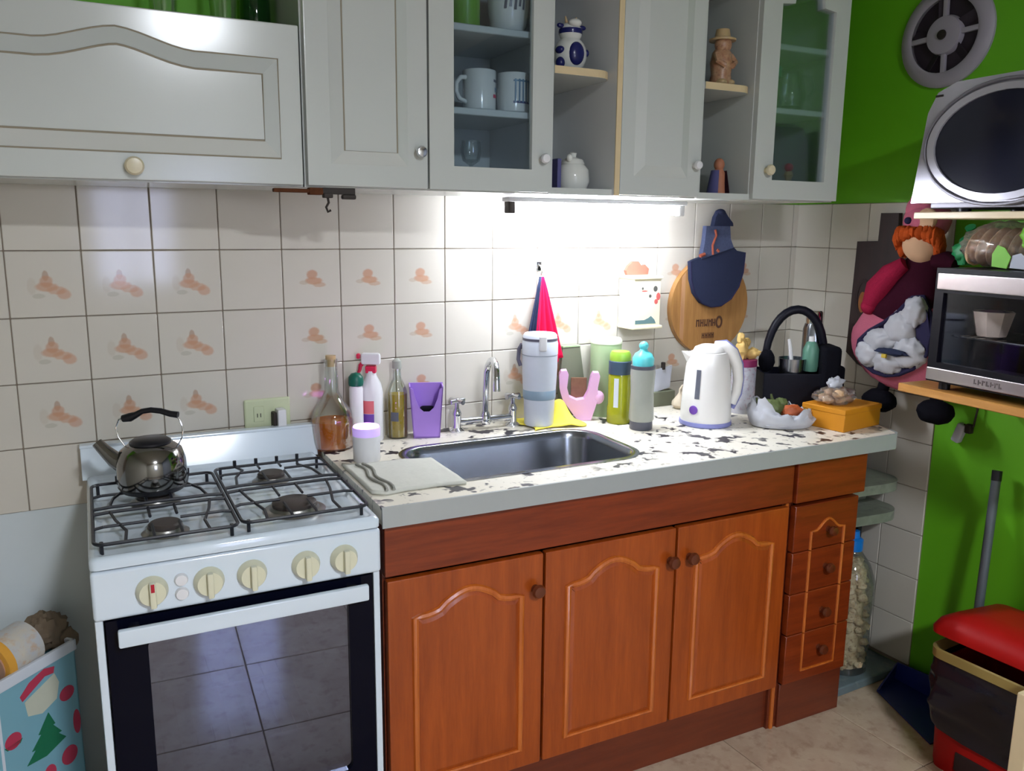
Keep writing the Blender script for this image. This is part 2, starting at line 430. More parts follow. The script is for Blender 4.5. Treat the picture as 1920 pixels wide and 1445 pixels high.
# ------------------------------------------------------------------ mesh builder
class MB:
    def __init__(self, mtx=None):
        self.v, self.f, self.m, self.rounded = [], [], mtx, False

    def add(self, vs, fs, mtx=None):
        o = len(self.v)
        for p in vs:
            p = Vector(p)
            if mtx is not None:
                p = mtx @ p
            if self.m is not None:
                p = self.m @ p
            self.v.append(p)
        self.f += [tuple(i + o for i in f) for f in fs]
        return self

    def box(self, x0, x1, y0, y1, z0, z1, mtx=None):
        vs = [(x, y, z) for z in (z0, z1) for y in (y0, y1) for x in (x0, x1)]
        return self.add(vs, [(0, 2, 3, 1), (4, 5, 7, 6), (0, 1, 5, 4), (1, 3, 7, 5), (3, 2, 6, 7), (2, 0, 4, 6)], mtx)

    def rbox(self, x0, x1, y0, y1, z0, z1, r=0.004, seg=2, mtx=None):
        self.rounded = True
        bm = bmesh.new()
        bmesh.ops.create_cube(bm, size=1)
        sx, sy, sz = x1 - x0, y1 - y0, z1 - z0
        for v in bm.verts:
            v.co = ((x0 + x1) / 2 + v.co.x * sx, (y0 + y1) / 2 + v.co.y * sy, (z0 + z1) / 2 + v.co.z * sz)
        r = min(r, 0.49 * min(abs(sx), abs(sy), abs(sz)))
        bmesh.ops.bevel(bm, geom=bm.edges[:], offset=r, segments=seg, profile=0.5, affect='EDGES')
        bm.verts.index_update()
        self.add([v.co.copy() for v in bm.verts], [tuple(x.index for x in f.verts) for f in bm.faces], mtx)
        bm.free()
        return self

    def lathe(self, prof, n=24, c=(0, 0, 0), mtx=None, sx=1.0, sy=1.0):
        vs, fs, rings = [], [], []
        for r, z in prof:
            if r < 1e-6:
                rings.append([len(vs)])
                vs.append((c[0], c[1], c[2] + z))
            else:
                rings.append(list(range(len(vs), len(vs) + n)))
                for i in range(n):
                    a = 2 * PI * i / n
                    vs.append((c[0] + r * sx * math.cos(a), c[1] + r * sy * math.sin(a), c[2] + z))
        for a, b in zip(rings, rings[1:]):
            if len(a) == 1 and len(b) == 1:
                continue
            for i in range(n):
                j = (i + 1) % n
                if len(a) == 1:
                    fs.append((a[0], b[j], b[i]))
                elif len(b) == 1:
                    fs.append((a[i], a[j], b[0]))
                else:
                    fs.append((a[i], a[j], b[j], b[i]))
        return self.add(vs, fs, mtx)

    def cyl(self, p, q, r, n=16, r2=None):
        p, q = Vector(p), Vector(q)
        d = q - p
        rot = d.to_track_quat('Z', 'Y').to_matrix().to_4x4()
        rot.translation = p
        h = d.length
        return self.lathe([(0, 0), (r, 0), (r2 if r2 is not None else r, h), (0, h)], n, mtx=rot)

    def tube(self, pts, r, n=8, closed=False):
        pts = [Vector(p) for p in pts]
        k = len(pts)
        rs = r if isinstance(r, (list, tuple)) else [r] * k
        vs, fs = [], []
        t0 = None
        nrm = None
        for i, p in enumerate(pts):
            if closed:
                t = (pts[(i + 1) % k] - pts[i - 1]).normalized()
            else:
                t = (pts[min(i + 1, k - 1)] - pts[max(i - 1, 0)]).normalized()
            if nrm is None:
                a = Vector((0, 0, 1)) if abs(t.z) < 0.9 else Vector((1, 0, 0))
                nrm = t.cross(a).normalized()
            else:
                q = t0.rotation_difference(t)
                nrm = (q @ nrm).normalized()
            t0 = t
            b = t.cross(nrm)
            for j in range(n):
                a = 2 * PI * j / n
                vs.append(p + (nrm * math.cos(a) + b * math.sin(a)) * rs[i])
        rng = k if closed else k - 1
        for i in range(rng):
            for j in range(n):
                a, b2 = i * n + j, i * n + (j + 1) % n
                c, d = ((i + 1) % k) * n + j, ((i + 1) % k) * n + (j + 1) % n
                fs.append((a, b2, d, c))
        if not closed:
            fs.append(tuple(range(n - 1, -1, -1)))
            fs.append(tuple((k - 1) * n + j for j in range(n)))
        return self.add(vs, fs)

    def prism(self, poly, a, b, axis='y', mtx=None):
        """polygon extruded from a to b; axis y: poly in (x,z); z: (x,y); x: (y,z)"""
        k = len(poly)

        def P(p, t):
            return {'y': (p[0], t, p[1]), 'z': (p[0], p[1], t), 'x': (t, p[0], p[1])}[axis]
        vs = [P(p, a) for p in poly] + [P(p, b) for p in poly]
        fs = [(i, (i + 1) % k, (i + 1) % k + k, i + k) for i in range(k)]
        tri = tessellate_polygon([[Vector((p[0], p[1], 0)) for p in poly]])
        fs += [tuple(t) for t in tri] + [tuple(i + k for i in t) for t in tri]
        return self.add(vs, fs, mtx)

    def ring_prism(self, outer, inner, a, b, axis='y', mtx=None):
        def P(p, t):
            return {'y': (p[0], t, p[1]), 'z': (p[0], p[1], t), 'x': (t, p[0], p[1])}[axis]
        no, ni = len(outer), len(inner)
        tri = tessellate_polygon([[Vector((p[0], p[1], 0)) for p in outer], [Vector((p[0], p[1], 0)) for p in inner]])
        al = list(outer) + list(inner)
        vs = [P(p, a) for p in al] + [P(p, b) for p in al]
        k = no + ni
        fs = [tuple(t) for t in tri] + [tuple(i + k for i in t) for t in tri]
        fs += [(i, (i + 1) % no, (i + 1) % no + k, i + k) for i in range(no)]
        fs += [(no + i, no + (i + 1) % ni, no + (i + 1) % ni + k, no + i + k) for i in range(ni)]
        return self.add(vs, fs, mtx)

    def raised(self, poly, inset, y0, y1, mtx=None):
        """panel whose edge slopes from poly at y0 to the inset outline at y1 (faces -y)"""
        inn = offset(poly, inset)
        k = len(poly)
        vs = [(p[0], y0, p[1]) for p in poly] + [(p[0], y1, p[1]) for p in inn]
        fs = [(i, (i + 1) % k, (i + 1) % k + k, i + k) for i in range(k)]
        tri = tessellate_polygon([[Vector((p[0], p[1], 0)) for p in inn]])
        fs += [tuple(i + k for i in t) for t in tri]
        return self.add(vs, fs, mtx)

    def grid(self, fn, nu, nv, cu=False, cv=False):
        vs = [fn(i / (nu if cu else nu - 1), j / (nv if cv else nv - 1)) for i in range(nu) for j in range(nv)]
        fs = []
        for i in range(nu if cu else nu - 1):
            for j in range(nv if cv else nv - 1):
                a, b = i * nv + j, i * nv + (j + 1) % nv
                c, d = ((i + 1) % nu) * nv + j, ((i + 1) % nu) * nv + (j + 1) % nv
                fs.append((a, b, d, c))
        return self.add(vs, fs)

    def blob(self, c, r, amp=0.0, freq=1.0, seed=0, nu=20, nv=14, mtx=None, flat=None):
        """ellipsoid with lumpy noise; r may be a triple"""
        rx, ry, rz = r if isinstance(r, (tuple, list)) else (r, r, r)
        vs, fs = [], []
        prof = [PI * j / (nv - 1) for j in range(nv)]
        for j, a in enumerate(prof):
            for i in range(nu):
                b = 2 * PI * i / nu
                d = Vector((math.sin(a) * math.cos(b), math.sin(a) * math.sin(b), -math.cos(a)))
                s = 1.0
                if amp:
                    s += amp * noise.noise(d * freq + Vector((seed * 3.1, seed * 1.7, seed)))
                    s += amp * 0.5 * noise.noise(d * freq * 2.7 + Vector((seed, 5, seed * 2.3)))
                p = [c[0] + d.x * rx * s, c[1] + d.y * ry * s, c[2] + d.z * rz * s]
                if flat is not None and p[2] < flat:
                    p[2] = flat
                vs.append(tuple(p))
        for j in range(nv - 1):
            for i in range(nu):
                k = (i + 1) % nu
                fs.append((j * nu + i, j * nu + k, (j + 1) * nu + k, (j + 1) * nu + i))
        return self.add(vs, fs, mtx)

    def build(self, name, material, parent=None, angle=40, **props):
        me = bpy.data.meshes.new(name)
        me.from_pydata([tuple(p) for p in self.v], [], self.f)
        bm = bmesh.new()
        bm.from_mesh(me)
        bmesh.ops.remove_doubles(bm, verts=bm.verts[:], dist=1e-6)
        bmesh.ops.recalc_face_normals(bm, faces=bm.faces[:])
        bm.to_mesh(me)
        bm.free()
        me.polygons.foreach_set('use_smooth', [len(p_.vertices) < 9 for p_ in me.polygons])
        me.set_sharp_from_angle(angle=math.radians(angle))
        me.materials.append(material)
        me.update()
        o = bpy.data.objects.new(name, me)
        COL.objects.link(o)
        if self.rounded:
            wn = o.modifiers.new('weighted', 'WEIGHTED_NORMAL')
            wn.weight = 90
            wn.keep_sharp = True
        if parent is not None:
            o.parent = parent
        for k, v in props.items():
            o[k] = v
        return o


def offset(poly, d):
    """inward offset of a counter-clockwise or clockwise polygon"""
    k = len(poly)
    area = sum(poly[i][0] * poly[(i + 1) % k][1] - poly[(i + 1) % k][0] * poly[i][1] for i in range(k))
    s = 1 if area > 0 else -1
    out = []
    for i in range(k):
        p0, p1, p2 = Vector(poly[i - 1]), Vector(poly[i]), Vector(poly[(i + 1) % k])
        a, b = (p1 - p0).normalized(), (p2 - p1).normalized()
        n1, n2 = Vector((-a.y, a.x)) * s, Vector((-b.y, b.x)) * s
        n = (n1 + n2)
        n = n / max(0.3, n.dot(n) / 2) if n.length > 1e-6 else n1
        out.append((p1.x + n.x * d, p1.y + n.y * d))
    return out


def thing(name, label, cat, loc=(0, 0, 0), rotz=0.0, group=None):
    o = bpy.data.objects.new(name, None)
    COL.objects.link(o)
    o.empty_display_size = 0.05
    o.location = loc
    o.rotation_euler = (0, 0, rotz)
    o['label'] = label
    o['category'] = cat
    if group:
        o['group'] = group
    return o


def tag(o, label, cat, group=None):
    o['label'] = label
    o['category'] = cat
    if group:
        o['group'] = group
    return o


def struct(o):
    o['kind'] = 'structure'
    return o


def dup(root, loc=None, rotz=None, label=None):
    r = root.copy()
    COL.objects.link(r)
    if loc:
        r.location = loc
    if rotz is not None:
        r.rotation_euler = (0, 0, rotz)
    if label:
        r['label'] = label
    for ch in list(root.children):
        c = ch.copy()
        COL.objects.link(c)
        c.parent = r
        for g in ch.children:
            d = g.copy()
            COL.objects.link(d)
            d.parent = c
    return r


def wf(X, Y, Z):
    """wall-frame point to world"""
    return (X * math.cos(TH) - Y * math.sin(TH), X * math.sin(TH) + Y * math.cos(TH), Z)


def wy(u, gap=0.0):
    """world y of the tiled back wall face at world x = u"""
    return u * math.tan(TH) - gap


def arc(cx, cy, r, a0, a1, n):
    return [(cx + r * math.cos(math.radians(a0 + (a1 - a0) * i / n)), cy + r * math.sin(math.radians(a0 + (a1 - a0) * i / n))) for i in range(n + 1)]


def rrect(x0, x1, y0, y1, r, n=6):
    return (arc(x1 - r, y1 - r, r, 0, 90, n) + arc(x0 + r, y1 - r, r, 90, 180, n) +
            arc(x0 + r, y0 + r, r, 180, 270, n) + arc(x1 - r, y0 + r, r, 270, 360, n))


def arched(x0, x1, z0, z1, rise, half, n=14, dip=0.0):
    """rectangle whose top edge swells into a cathedral arch"""
    cx = (x0 + x1) / 2
    top = [(x1, z1)]
    for i in range(n + 1):
        t = 1 - 2 * i / n
        h = rise * 0.5 * (1 + math.cos(PI * t)) - dip * math.sin(PI * abs(t)) ** 2 * (abs(t) > 0.5)
        top.append((cx + half * t, z1 + h))
    top.append((x0, z1))
    return [(x0, z0), (x1, z0)] + top


def ellipse(cx, cy, rx, ry, n=32):
    return [(cx + rx * math.cos(2 * PI * i / n), cy + ry * math.sin(2 * PI * i / n)) for i in range(n)]


exec_order = []
# ================================================================== THE ROOM
X0, X1, Y1, H = -1.45, 2.43, -4.35, 2.62
RW = 0.03
TZ, TW, THH = 1.37, 0.15, 0.1476            # tile grid


def wall_box(name, material, x0, x1, y0, y1, z0, z1):
    o = MB().box(x0, x1, y0, y1, z0, z1).build(name, material)
    o.rotation_euler = (0, 0, TH)
    return struct(o)


wall_back = wall_box('wall_back', M['plaster'], X0, X1 + 0.1, 0.0, 0.1, 0, H)
wall_right = wall_box('wall_right', M['green'], X1, X1 + 0.1, Y1 - 0.1, 0.0, 0, H)
wall_left = wall_box('wall_left', M['white_wall'], X0 - 0.1, X0, Y1 - 0.1, 0.1, 0, H)
ceiling = wall_box('ceiling', M['white_wall'], X0 - 0.1, X1 + 0.1, Y1 - 0.1, 0.1, H, H + 0.1)
floor = wall_box('floor', M['floor_grout'], X0 - 0.1, X1 + 0.1, Y1 - 0.1, 0.1, -0.1, -0.004)
# front wall behind the camera, with an opening for the window
wx0, wx1, wz0, wz1 = 0.40, 0.96, 0.98, 1.86
outer = [(X0 - 0.1, 0), (X1 + 0.1, 0), (X1 + 0.1, H), (X0 - 0.1, H)]
inner = [(wx0, wz0), (wx1, wz0), (wx1, wz1), (wx0, wz1)]
wall_front = MB().ring_prism(outer, inner, Y1 - 0.1, Y1).build('wall_front', M['white_wall'])
wall_front.rotation_euler = (0, 0, TH)
struct(wall_front)
win = MB().ring_prism(inner, offset(inner, 0.035), Y1 - 0.07, Y1 - 0.02).build('window_1', M['lacquer'])
win.rotation_euler = (0, 0, TH)
struct(win)
MB().box(wx0 + 0.035, wx1 - 0.035, Y1 - 0.055, Y1 - 0.045, wz0 + 0.035, wz1 - 0.035).build('pane', M['window_glow'], win)
MB().box((wx0 + wx1) / 2 - 0.012, (wx0 + wx1) / 2 + 0.012, Y1 - 0.044, Y1 - 0.03, wz0 + 0.035, wz1 - 0.035).build('mullion', M['lacquer'], win)

# green paint above the tiles of the back wall
MB().box(X0, X1, -0.004, 0.0, TZ + THH, H).build('green_paint', M['green'], wall_back)


def tile_mesh(w_, h_, material):
    o = MB().rbox(-w_ / 2, w_ / 2, -0.006, 0.0, -h_ / 2, h_ / 2, 0.0016, 1).build('tile', material)
    return o


G = 0.0022
protos = {k: tile_mesh(TW - G, THH - G, M[k]) for k in ('tile', 'tile_jug', 'tile_cup')}
used = set()


def place_tile(kind, parent, loc, rot=0.0, scale=(1, 1, 1)):
    p = protos[kind]
    o = p if kind not in used else p.copy()
    if kind in used:
        COL.objects.link(o)
    used.add(kind)
    o.name = 'tile'
    o.parent = parent
    o.location = loc
    o.rotation_euler = (0, 0, rot)
    o.scale = scale
    return o


# grout bed under the tiles
MB().box(X0, X1, -0.002, 0.0, TZ - 4 * THH, TZ + THH).build('grout_bed', M['grout'], wall_back)
for j in range(-1, 4):
    zc = TZ - (j + 0.5) * THH
    for i in range(-4, 17):
        xa, xb = i * TW, min((i + 1) * TW, X1)
        k = 'tile'
        if j in (0, 1, 2) and i >= 0 and i % 4 != 3:
            k = 'tile_jug' if (i // 4) % 2 == 0 else 'tile_cup'
        if xb - xa < TW - 1e-6:
            k = 'tile'
        place_tile(k, wall_back, ((xa + xb) / 2, -0.0005, zc), 0, ((xb - xa - G) / (TW - G), 1, 1))
MB().box(X1 - 0.002, X1, -0.597, 0, 0.03, TZ + THH).build('grout_bed', M['grout'], wall_right)
for j in range(-1, 9):
    for i in range(4):
        ya, yb = -i * TW, -min((i + 1) * TW, 0.597)
        place_tile('tile', wall_right, (X1 - 0.0005, (ya + yb) / 2, TZ - (j + 0.5) * THH), -PI / 2,
                   ((ya - yb - G) / (TW - G), 1, 1))

MB().box(X1 - 0.004, X1, Y1, -1.7, 0.0, H).build('grey_paint', M['room_grey'], wall_right)

# floor tiles
fp = MB().rbox(-0.1985, 0.1985, -0.1985, 0.1985, -0.006, 0.0, 0.0015, 1).build('tile', M['floor_tile'])
n_ft = 0
for a in range(9):
    for b in range(11):
        cx, cy = 2.255 - 0.4 * a, -0.715 - 0.4 * b + 0.4
        if cx < X0 + 0.2 or cy < Y1 + 0.1:
            continue
        o = fp if n_ft == 0 else fp.copy()
        if n_ft:
            COL.objects.link(o)
        n_ft += 1
        o.parent = floor
        o.location = (cx, cy, 0.0)
        o.rotation_euler = (0, 0, (a * 7 + b * 3) % 4 * PI / 2)
# low grey ledge in the corner beside the drawers
o = MB().rbox(2.02, X1, -0.572, 0.0, 0.0, 0.03, 0.004, 1).build('trim_1', M['slate'])
o.rotation_euler = (0, 0, TH)
struct(o)

# ================================================================== LAMPS
t = thing('ceiling_lamp', 'round white ceiling lamp lit behind the viewer', 'lamp', (0.73, -3.4, 2.45))
MB().lathe([(0, 0.08), (0.16, 0.07), (0.2, 0.05), (0.17, 0.03), (0, 0.03)], 32).build('base', M['lacquer'], t)
MB().cyl((0, 0, 0.07), (0, 0, H - 2.45), 0.012, 12).build('stem', M['lacquer'], t)
MB().lathe([(0, 0.026), (0.172, 0.026), (0.172, 0.030), (0, 0.030)], 32).build('diffuser', M['ceil_glow'], t)
MB().lathe([(0.174, 0.018), (0.186, 0.016), (0.19, 0.045), (0.174, 0.045)], 32).build('rim', M['lacquer'], t)

t = thing('tube_lamp', 'lit white tube lamp fixed under the wall cabinets', 'lamp', (1.44, -0.13, 1.508))
MB().rbox(-0.29, 0.29, -0.022, 0.022, -0.012, 0.0, 0.003).build('housing', M['white_plastic'], t)
MB().cyl((-0.265, 0, -0.026), (0.265, 0, -0.026), 0.0135, 16).build('tube', M['tube_glow'], t)
for s in (-1, 1):
    MB().rbox(0.266 * s - 0.02 * (s < 0), 0.266 * s + 0.02 * (s > 0), -0.016, 0.016, -0.042, -0.0, 0.004).build('end_cap', M['dark_iron'] if s < 0 else M['white_plastic'], t)


# ================================================================== WALL CABINETS
ZB, ZT, DF = 1.512, 2.25, -0.30


def knob(parent, x, y, z, material, r=0.014):
    rot = Matrix.Translation((x, y, z)) @ Matrix.Rotation(PI / 2, 4, 'X')
    return MB(rot).lathe([(0, 0), (r * 0.55, 0), (r * 0.45, 0.008), (r * 0.95, 0.014), (r, 0.019), (r * 0.8, 0.024), (0, 0.026)], 20).build('knob', material, parent)


def carcass(parent, x0, x1, back, front=-0.282, z0=ZB, z1=ZT, th=0.016, material=None):
    b = MB()
    b.box(x0, x0 + th, front, back, z0, z1).box(x1 - th, x1, front, back, z0, z1)
    b.box(x0 + th, x1 - th, front, back, z0, z0 + th).box(x0 + th, x1 - th, front, back, z1 - th, z1)
    b.box(x0 + th, x1 - th, back - 0.006, back, z0 + th, z1 - th)
    return b.build('carcass', material or M['lacquer'], parent)


def plain_door(parent, x0, x1, z0, z1, mat_=None):
    d = MB().rbox(x0, x1, DF, DF + 0.018, z0, z1, 0.003).build('door', mat_ or M['lacquer'], parent)
    return d


# flap cabinet over the stove
t = thing('wall_cabinet', 'white flap cabinet above the stove with a cream knob on its lower rail', 'cabinet', (0, 0, 0))
cab1 = t
carcass(t, -0.125, 0.588, -0.012, z1=1.838)
d = plain_door(t, -0.122, 0.586, 1.515, 1.836)


def flap_poly(x0, x1, z0, zs, peak, half, cx):
    top = [(x1, zs)]
    for i in range(17):
        s = 1 - 2 * i / 16
        top.append((cx + half * s, zs - 0.004 * math.sin(PI * abs(s)) + peak * 0.5 * (1 + math.cos(PI * s))))
    top.append((x0, zs))
    return [(x0, z0), (x1, z0)] + top


po = flap_poly(-0.07, 0.541, 1.568, 1.766, 0.032, 0.16, 0.24)
MB().raised(po, 0.034, DF - 0.0002, DF - 0.010).build('raised_panel', M['lacquer'], d, 5)
pin = offset(po, 0.034)
MB().tube([(p[0], DF - 0.0100, p[1]) for p in pin], 0.0022, 6, True).tube([(p[0], DF - 0.0005, p[1]) for p in po], 0.0018, 6, True).build('groove', M['groove'], d)
knob(d, 0.256, DF, 1.541, M['knob_cream'], 0.018)

# long cabinet: plain door + glass door
t = thing('wall_cabinet', 'white cabinet with a plain door and a glass door of mugs beside the flap cabinet', 'cabinet')
carcass(t, 0.592, 1.188, 0.018)
MB().box(0.862, 0.878, -0.28, 0.01, ZB + 0.016, ZT - 0.016).build('divider', M['lacquer_in'], t)
for z in (1.688, 1.872, 2.06):
    MB().rbox(0.88, 1.171, -0.272, 0.01, z, z + 0.016, 0.002, 1).build('shelf', M['cream_edge'] if z < 0 else M['lacquer'], t)
d = plain_door(t, 0.596, 0.870, 1.515, 2.24)
p = [(0.647, 1.562), (0.822, 1.562), (0.822, 2.2), (0.647, 2.2)]
MB().raised(p, 0.028, DF - 0.0002, DF - 0.009).build('raised_panel', M['lacquer'], d, 5)
MB().tube([(q[0], DF - 0.009, q[1]) for q in offset(p, 0.028)], 0.0018, 6, True).build('groove', M['groove'], d)
knob(d, 0.848, DF, 1.595, M['knob_chrome'], 0.013)
d = MB().ring_prism([(0.874, 1.515), (1.187, 1.515), (1.187, 2.24), (0.874, 2.24)],
                    [(0.934, 1.568), (1.137, 1.568), (1.137, 2.18), (0.934, 2.18)], DF, DF + 0.018).build('glass_door', M['lacquer'], t)
MB().box(0.930, 1.141, DF + 0.010, DF + 0.014, 1.564, 2.184).build('pane', M['pane'], d)
knob(d, 1.165, DF, 1.594, M['white_plastic'], 0.012)


def niche(label, x0, x1, back, shelf_x1, side):
    t = thing('open_shelf_unit', label, 'shelf', (0, 0, 0))
    b = MB().box(x0, x1, DF + 0.01, back, ZB, ZB + 0.016).box(x0, x1, DF + 0.01, back, ZT - 0.016, ZT)
    b.box(x0, x1, back - 0.006, back, ZB + 0.016, ZT - 0.016)
    b.box(x0, x0 + 0.012, -0.285, back, ZB + 0.016, ZT - 0.016)
    b.build('frame', M['lacquer'], t)
    if side:
        MB().box(x1 - 0.014, x1, DF, back, ZB, ZT).build('side_panel', M['lacquer_in'], t)
        MB().box(x1 - 0.0145, x1 + 0.0005, DF - 0.003, DF, ZB, ZT).build('edge_band', M['cream_edge'], t)
    for z in (1.797, 2.08):
        xe = x1 - (0.014 if side else 0.0)
        poly = [(x0 + 0.012, back - 0.006), (x0 + 0.012, -0.288)] + [(xe - 0.05 + 0.05 * math.sin(a), -0.238 - 0.05 * math.cos(a)) for a in [PI / 2 * i / 6 for i in range(7)]] + [(xe, back - 0.006)]
        s = MB().prism(poly, z, z + 0.018, 'z').build('shelf', M['lacquer'], t)
        ed = [(p_[0], p_[1] - 0.0006, z + 0.009) for p_ in poly[1:-1]]
        e = MB()
        for a, b2 in zip(ed, ed[1:]):
            e.add([(a[0], a[1] - 0.0012, z), (b2[0] + 0.0008, b2[1] - 0.0012, z), (b2[0] + 0.0008, b2[1] - 0.0012, z + 0.018), (a[0], a[1] - 0.0012, z + 0.018)], [(0, 1, 2, 3)])
        e.build('edge_band', M['cream_edge'], s)
    return t


niche('open white corner shelf between the mug cabinet and the middle door', 1.190, 1.389, 0.045, 0, True)
t = thing('wall_cabinet', 'white middle cabinet with one tall plain door above the lit tube lamp', 'cabinet')
carcass(t, 1.391, 1.648, 0.052)
d = plain_door(t, 1.393, 1.647, 1.515, 2.24)
p = [(1.434, 1.562), (1.606, 1.562), (1.606, 2.2), (1.434, 2.2)]
MB().raised(p, 0.028, DF - 0.0002, DF - 0.009).build('raised_panel', M['lacquer'], d, 5)
knob(d, 1.628, DF, 1.597, M['white_plastic'], 0.012)
niche('open white shelf between the middle door and the right glass cabinet', 1.650, 1.834, 0.066, 0, False)
t = thing('wall_cabinet', 'white cabinet with arched glass door at the green wall end', 'cabinet')
carcass(t, 1.836, 2.163, 0.074)
for z in (1.754, 1.925, 2.1):
    MB().rbox(1.853, 2.146, -0.272, 0.066, z, z + 0.016, 0.002, 1).build('shelf', M['lacquer'], t)
hole = [(1.905, 1.568), (2.107, 1.568), (2.107, 2.035)] + [(2.062, 2.04)] + arc(2.006, 2.045, 0.056, 0, 180, 10)[1:-1] + [(1.95, 2.04), (1.905, 2.035)]
d = MB().ring_prism([(1.838, 1.515), (2.162, 1.515), (2.162, 2.24), (1.838, 2.24)], hole, DF, DF + 0.018).build('glass_door', M['lacquer'], t)
MB().prism(offset(hole, -0.004), DF + 0.010, DF + 0.014).build('pane', M['pane'], d)
knob(d, 1.882, DF, 1.594, M['knob_cream'], 0.015)

# rusty hook bracket under the joint
t = thing('hook_bracket', 'rusty iron bracket with a hanging hook under the cabinet joint', 'hook', (0.60, -0.28, 1.512))
MB().add([], []).rbox(-0.075, 0.012, -0.01, 0.01, -0.012, -0.004, 0.002).rbox(0.0, 0.03, -0.012, 0.012, -0.016, -0.001, 0.002).build('plate', M['rust'], t)
MB().rbox(0.032, 0.052, -0.01, 0.01, -0.022, -0.012, 0.002).rbox(0.074, 0.104, -0.01, 0.01, -0.024, -0.014, 0.003).rbox(0.03, 0.104, -0.002, 0.002, -0.014, 0.0, 0.001).build('clip', M['dark_iron'], t)
MB().tube([(0.042, 0, -0.02), (0.044, 0, -0.032), (0.038, 0, -0.042), (0.042, 0, -0.052), (0.048, 0, -0.048)], 0.0028, 8).build('hook', M['dark_iron'], t)


# ---------------------------------------------------------------- things in the cabinets
def mug(label, loc, handle_rot, prints):
    t = thing('mug', label, 'mug', loc, 0, 'mugs behind the glass door')
    prof = [(0, 0), (0.036, 0), (0.040, 0.004), (0.0405, 0.092), (0.0395, 0.094), (0.037, 0.092), (0.037, 0.008), (0, 0.006)]
    MB().lathe(prof, 32).build('body', M['ceramic'], t)
    hp = [(0.038, 0, 0.076), (0.055, 0, 0.074), (0.066, 0, 0.060), (0.067, 0, 0.042), (0.058, 0, 0.026), (0.039, 0, 0.020)]
    MB(Matrix.Rotation(handle_rot, 4, 'Z')).tube(hp, 0.0055, 10).build('handle', M['ceramic'], t)
    for a0, a1, z0, z1, c in prints:
        def fn(i, j, a0=a0, a1=a1, z0=z0, z1=z1):
            a = math.radians(a0 + (a1 - a0) * i)
            return (0.0411 * math.cos(a), 0.0411 * math.sin(a), z0 + (z1 - z0) * j)
        MB().grid(fn, 8, 3).build('print', c, t)
    return t


mug('white mug with a left handle and a small red mark', (1.036, -0.215, 1.704), PI * 1.06,
    [(-60, -25, 0.030, 0.038, M['print_red']), (-50, -12, 0.044, 0.054, M['print_blue']), (-58, -30, 0.066, 0.072, M['gauge'])])
mug('white mug with slanted slate blue stripes, right of the handled mug', (1.128, -0.215, 1.704), PI * 0.5,
    [(-112 + 14 * q, -106 + 14 * q, 0.024, 0.078, M['print_blue']) for q in range(5)] + [(-116, -44, 0.022, 0.027, M['cobalt']), (-116, -44, 0.072, 0.076, M['print_blue'])])

t = thing('tin_cup', 'lime green cup on the top visible shelf behind glass', 'cup', (1.005, -0.2, 1.888))
MB().lathe([(0, 0), (0.034, 0), (0.036, 0.003), (0.036, 0.15), (0.033, 0.15), (0.033, 0.01), (0, 0.008)], 28).build('body', M['green_cup'], t)
MB().lathe([(0.0365, 0.0), (0.038, 0.002), (0.038, 0.006), (0.0365, 0.008)], 28).build('base_ring', M['green_cap'], t)
t = thing('printed_jar', 'white jar with grey scrawled print beside the lime cup', 'jar', (1.120, -0.2, 1.888))
MB().lathe([(0, 0), (0.035, 0), (0.044, 0.02), (0.050, 0.06), (0.052, 0.12), (0.048, 0.15), (0.042, 0.15), (0.042, 0.02), (0, 0.01)], 30).build('body', M['ceramic'], t)
for q, (a, z, h) in enumerate([(-128, .052, .026), (-114, .056, .03), (-101, .05, .03), (-88, .058, .022), (-76, .052, .03)]):
    def fn(i, j, a=a, z=z, h=h):
        aa = math.radians(a + 7 * i + 3 * j)
        zz = z + h * j
        return (0.0515 * math.cos(aa), 0.0515 * math.sin(aa), zz)
    MB().grid(fn, 3, 3).build('print', M['gauge'], t)
t = thing('glass_goblet', 'clear stemmed glass on the bottom shelf behind glass', 'glass', (1.035, -0.17, 1.530))
MB().lathe([(0, 0), (0.026, 0), (0.026, 0.003), (0.004, 0.006), (0.004, 0.05), (0.022, 0.062), (0.028, 0.085), (0.025, 0.11), (0.023, 0.11), (0.026, 0.085), (0.02, 0.065), (0, 0.055)], 24).build('bowl', M['glass'], t)
t = thing('bowl', 'pale bowl on the bottom shelf beside the stemmed glass', 'bowl', (1.115, -0.18, 1.530))
MB().lathe([(0, 0), (0.024, 0), (0.04, 0.016), (0.052, 0.042), (0.05, 0.043), (0.037, 0.018), (0, 0.006)], 30).build('bowl', M['ceramic'], t)
MB().lathe([(0.0, 0.044), (0.052, 0.044), (0.053, 0.046), (0.0, 0.050)], 30).build('saucer', M['glass'], t)

# figurines in the open shelves
t = thing('cow_jar', 'white and cobalt cow-shaped ceramic jar on the upper open shelf', 'figurine', (1.296, -0.2, 1.816))
MB().blob((0, 0, 0.045), (0.044, 0.038, 0.046), flat=0.0).blob((0, 0, 0.098), (0.030, 0.028, 0.026)).build('body', M['ceramic'], t)
MB().blob((0, -0.031, 0.044), (0.022, 0.012, 0.028)).blob((-0.036, -0.012, 0.052), (0.012, 0.014, 0.010)).blob((-0.036, -0.014, 0.022), (0.012, 0.012, 0.014)).blob((0.038, -0.012, 0.05), (0.008, 0.012, 0.01)).build('patch', M['cobalt'], t)
MB().lathe([(0.0, 0.094), (0.030, 0.094), (0.031, 0.100), (0.030, 0.106), (0, 0.106)], 20).build('collar', M['cobalt'], t)
MB().blob((-0.032, -0.004, 0.112), (0.010, 0.006, 0.006)).blob((0.032, -0.004, 0.112), (0.010, 0.006, 0.006)).build('ears', M['cobalt'], t)
MB().blob((0, -0.022, 0.118), (0.018, 0.012, 0.010)).build('muzzle', M['ceramic'], t)
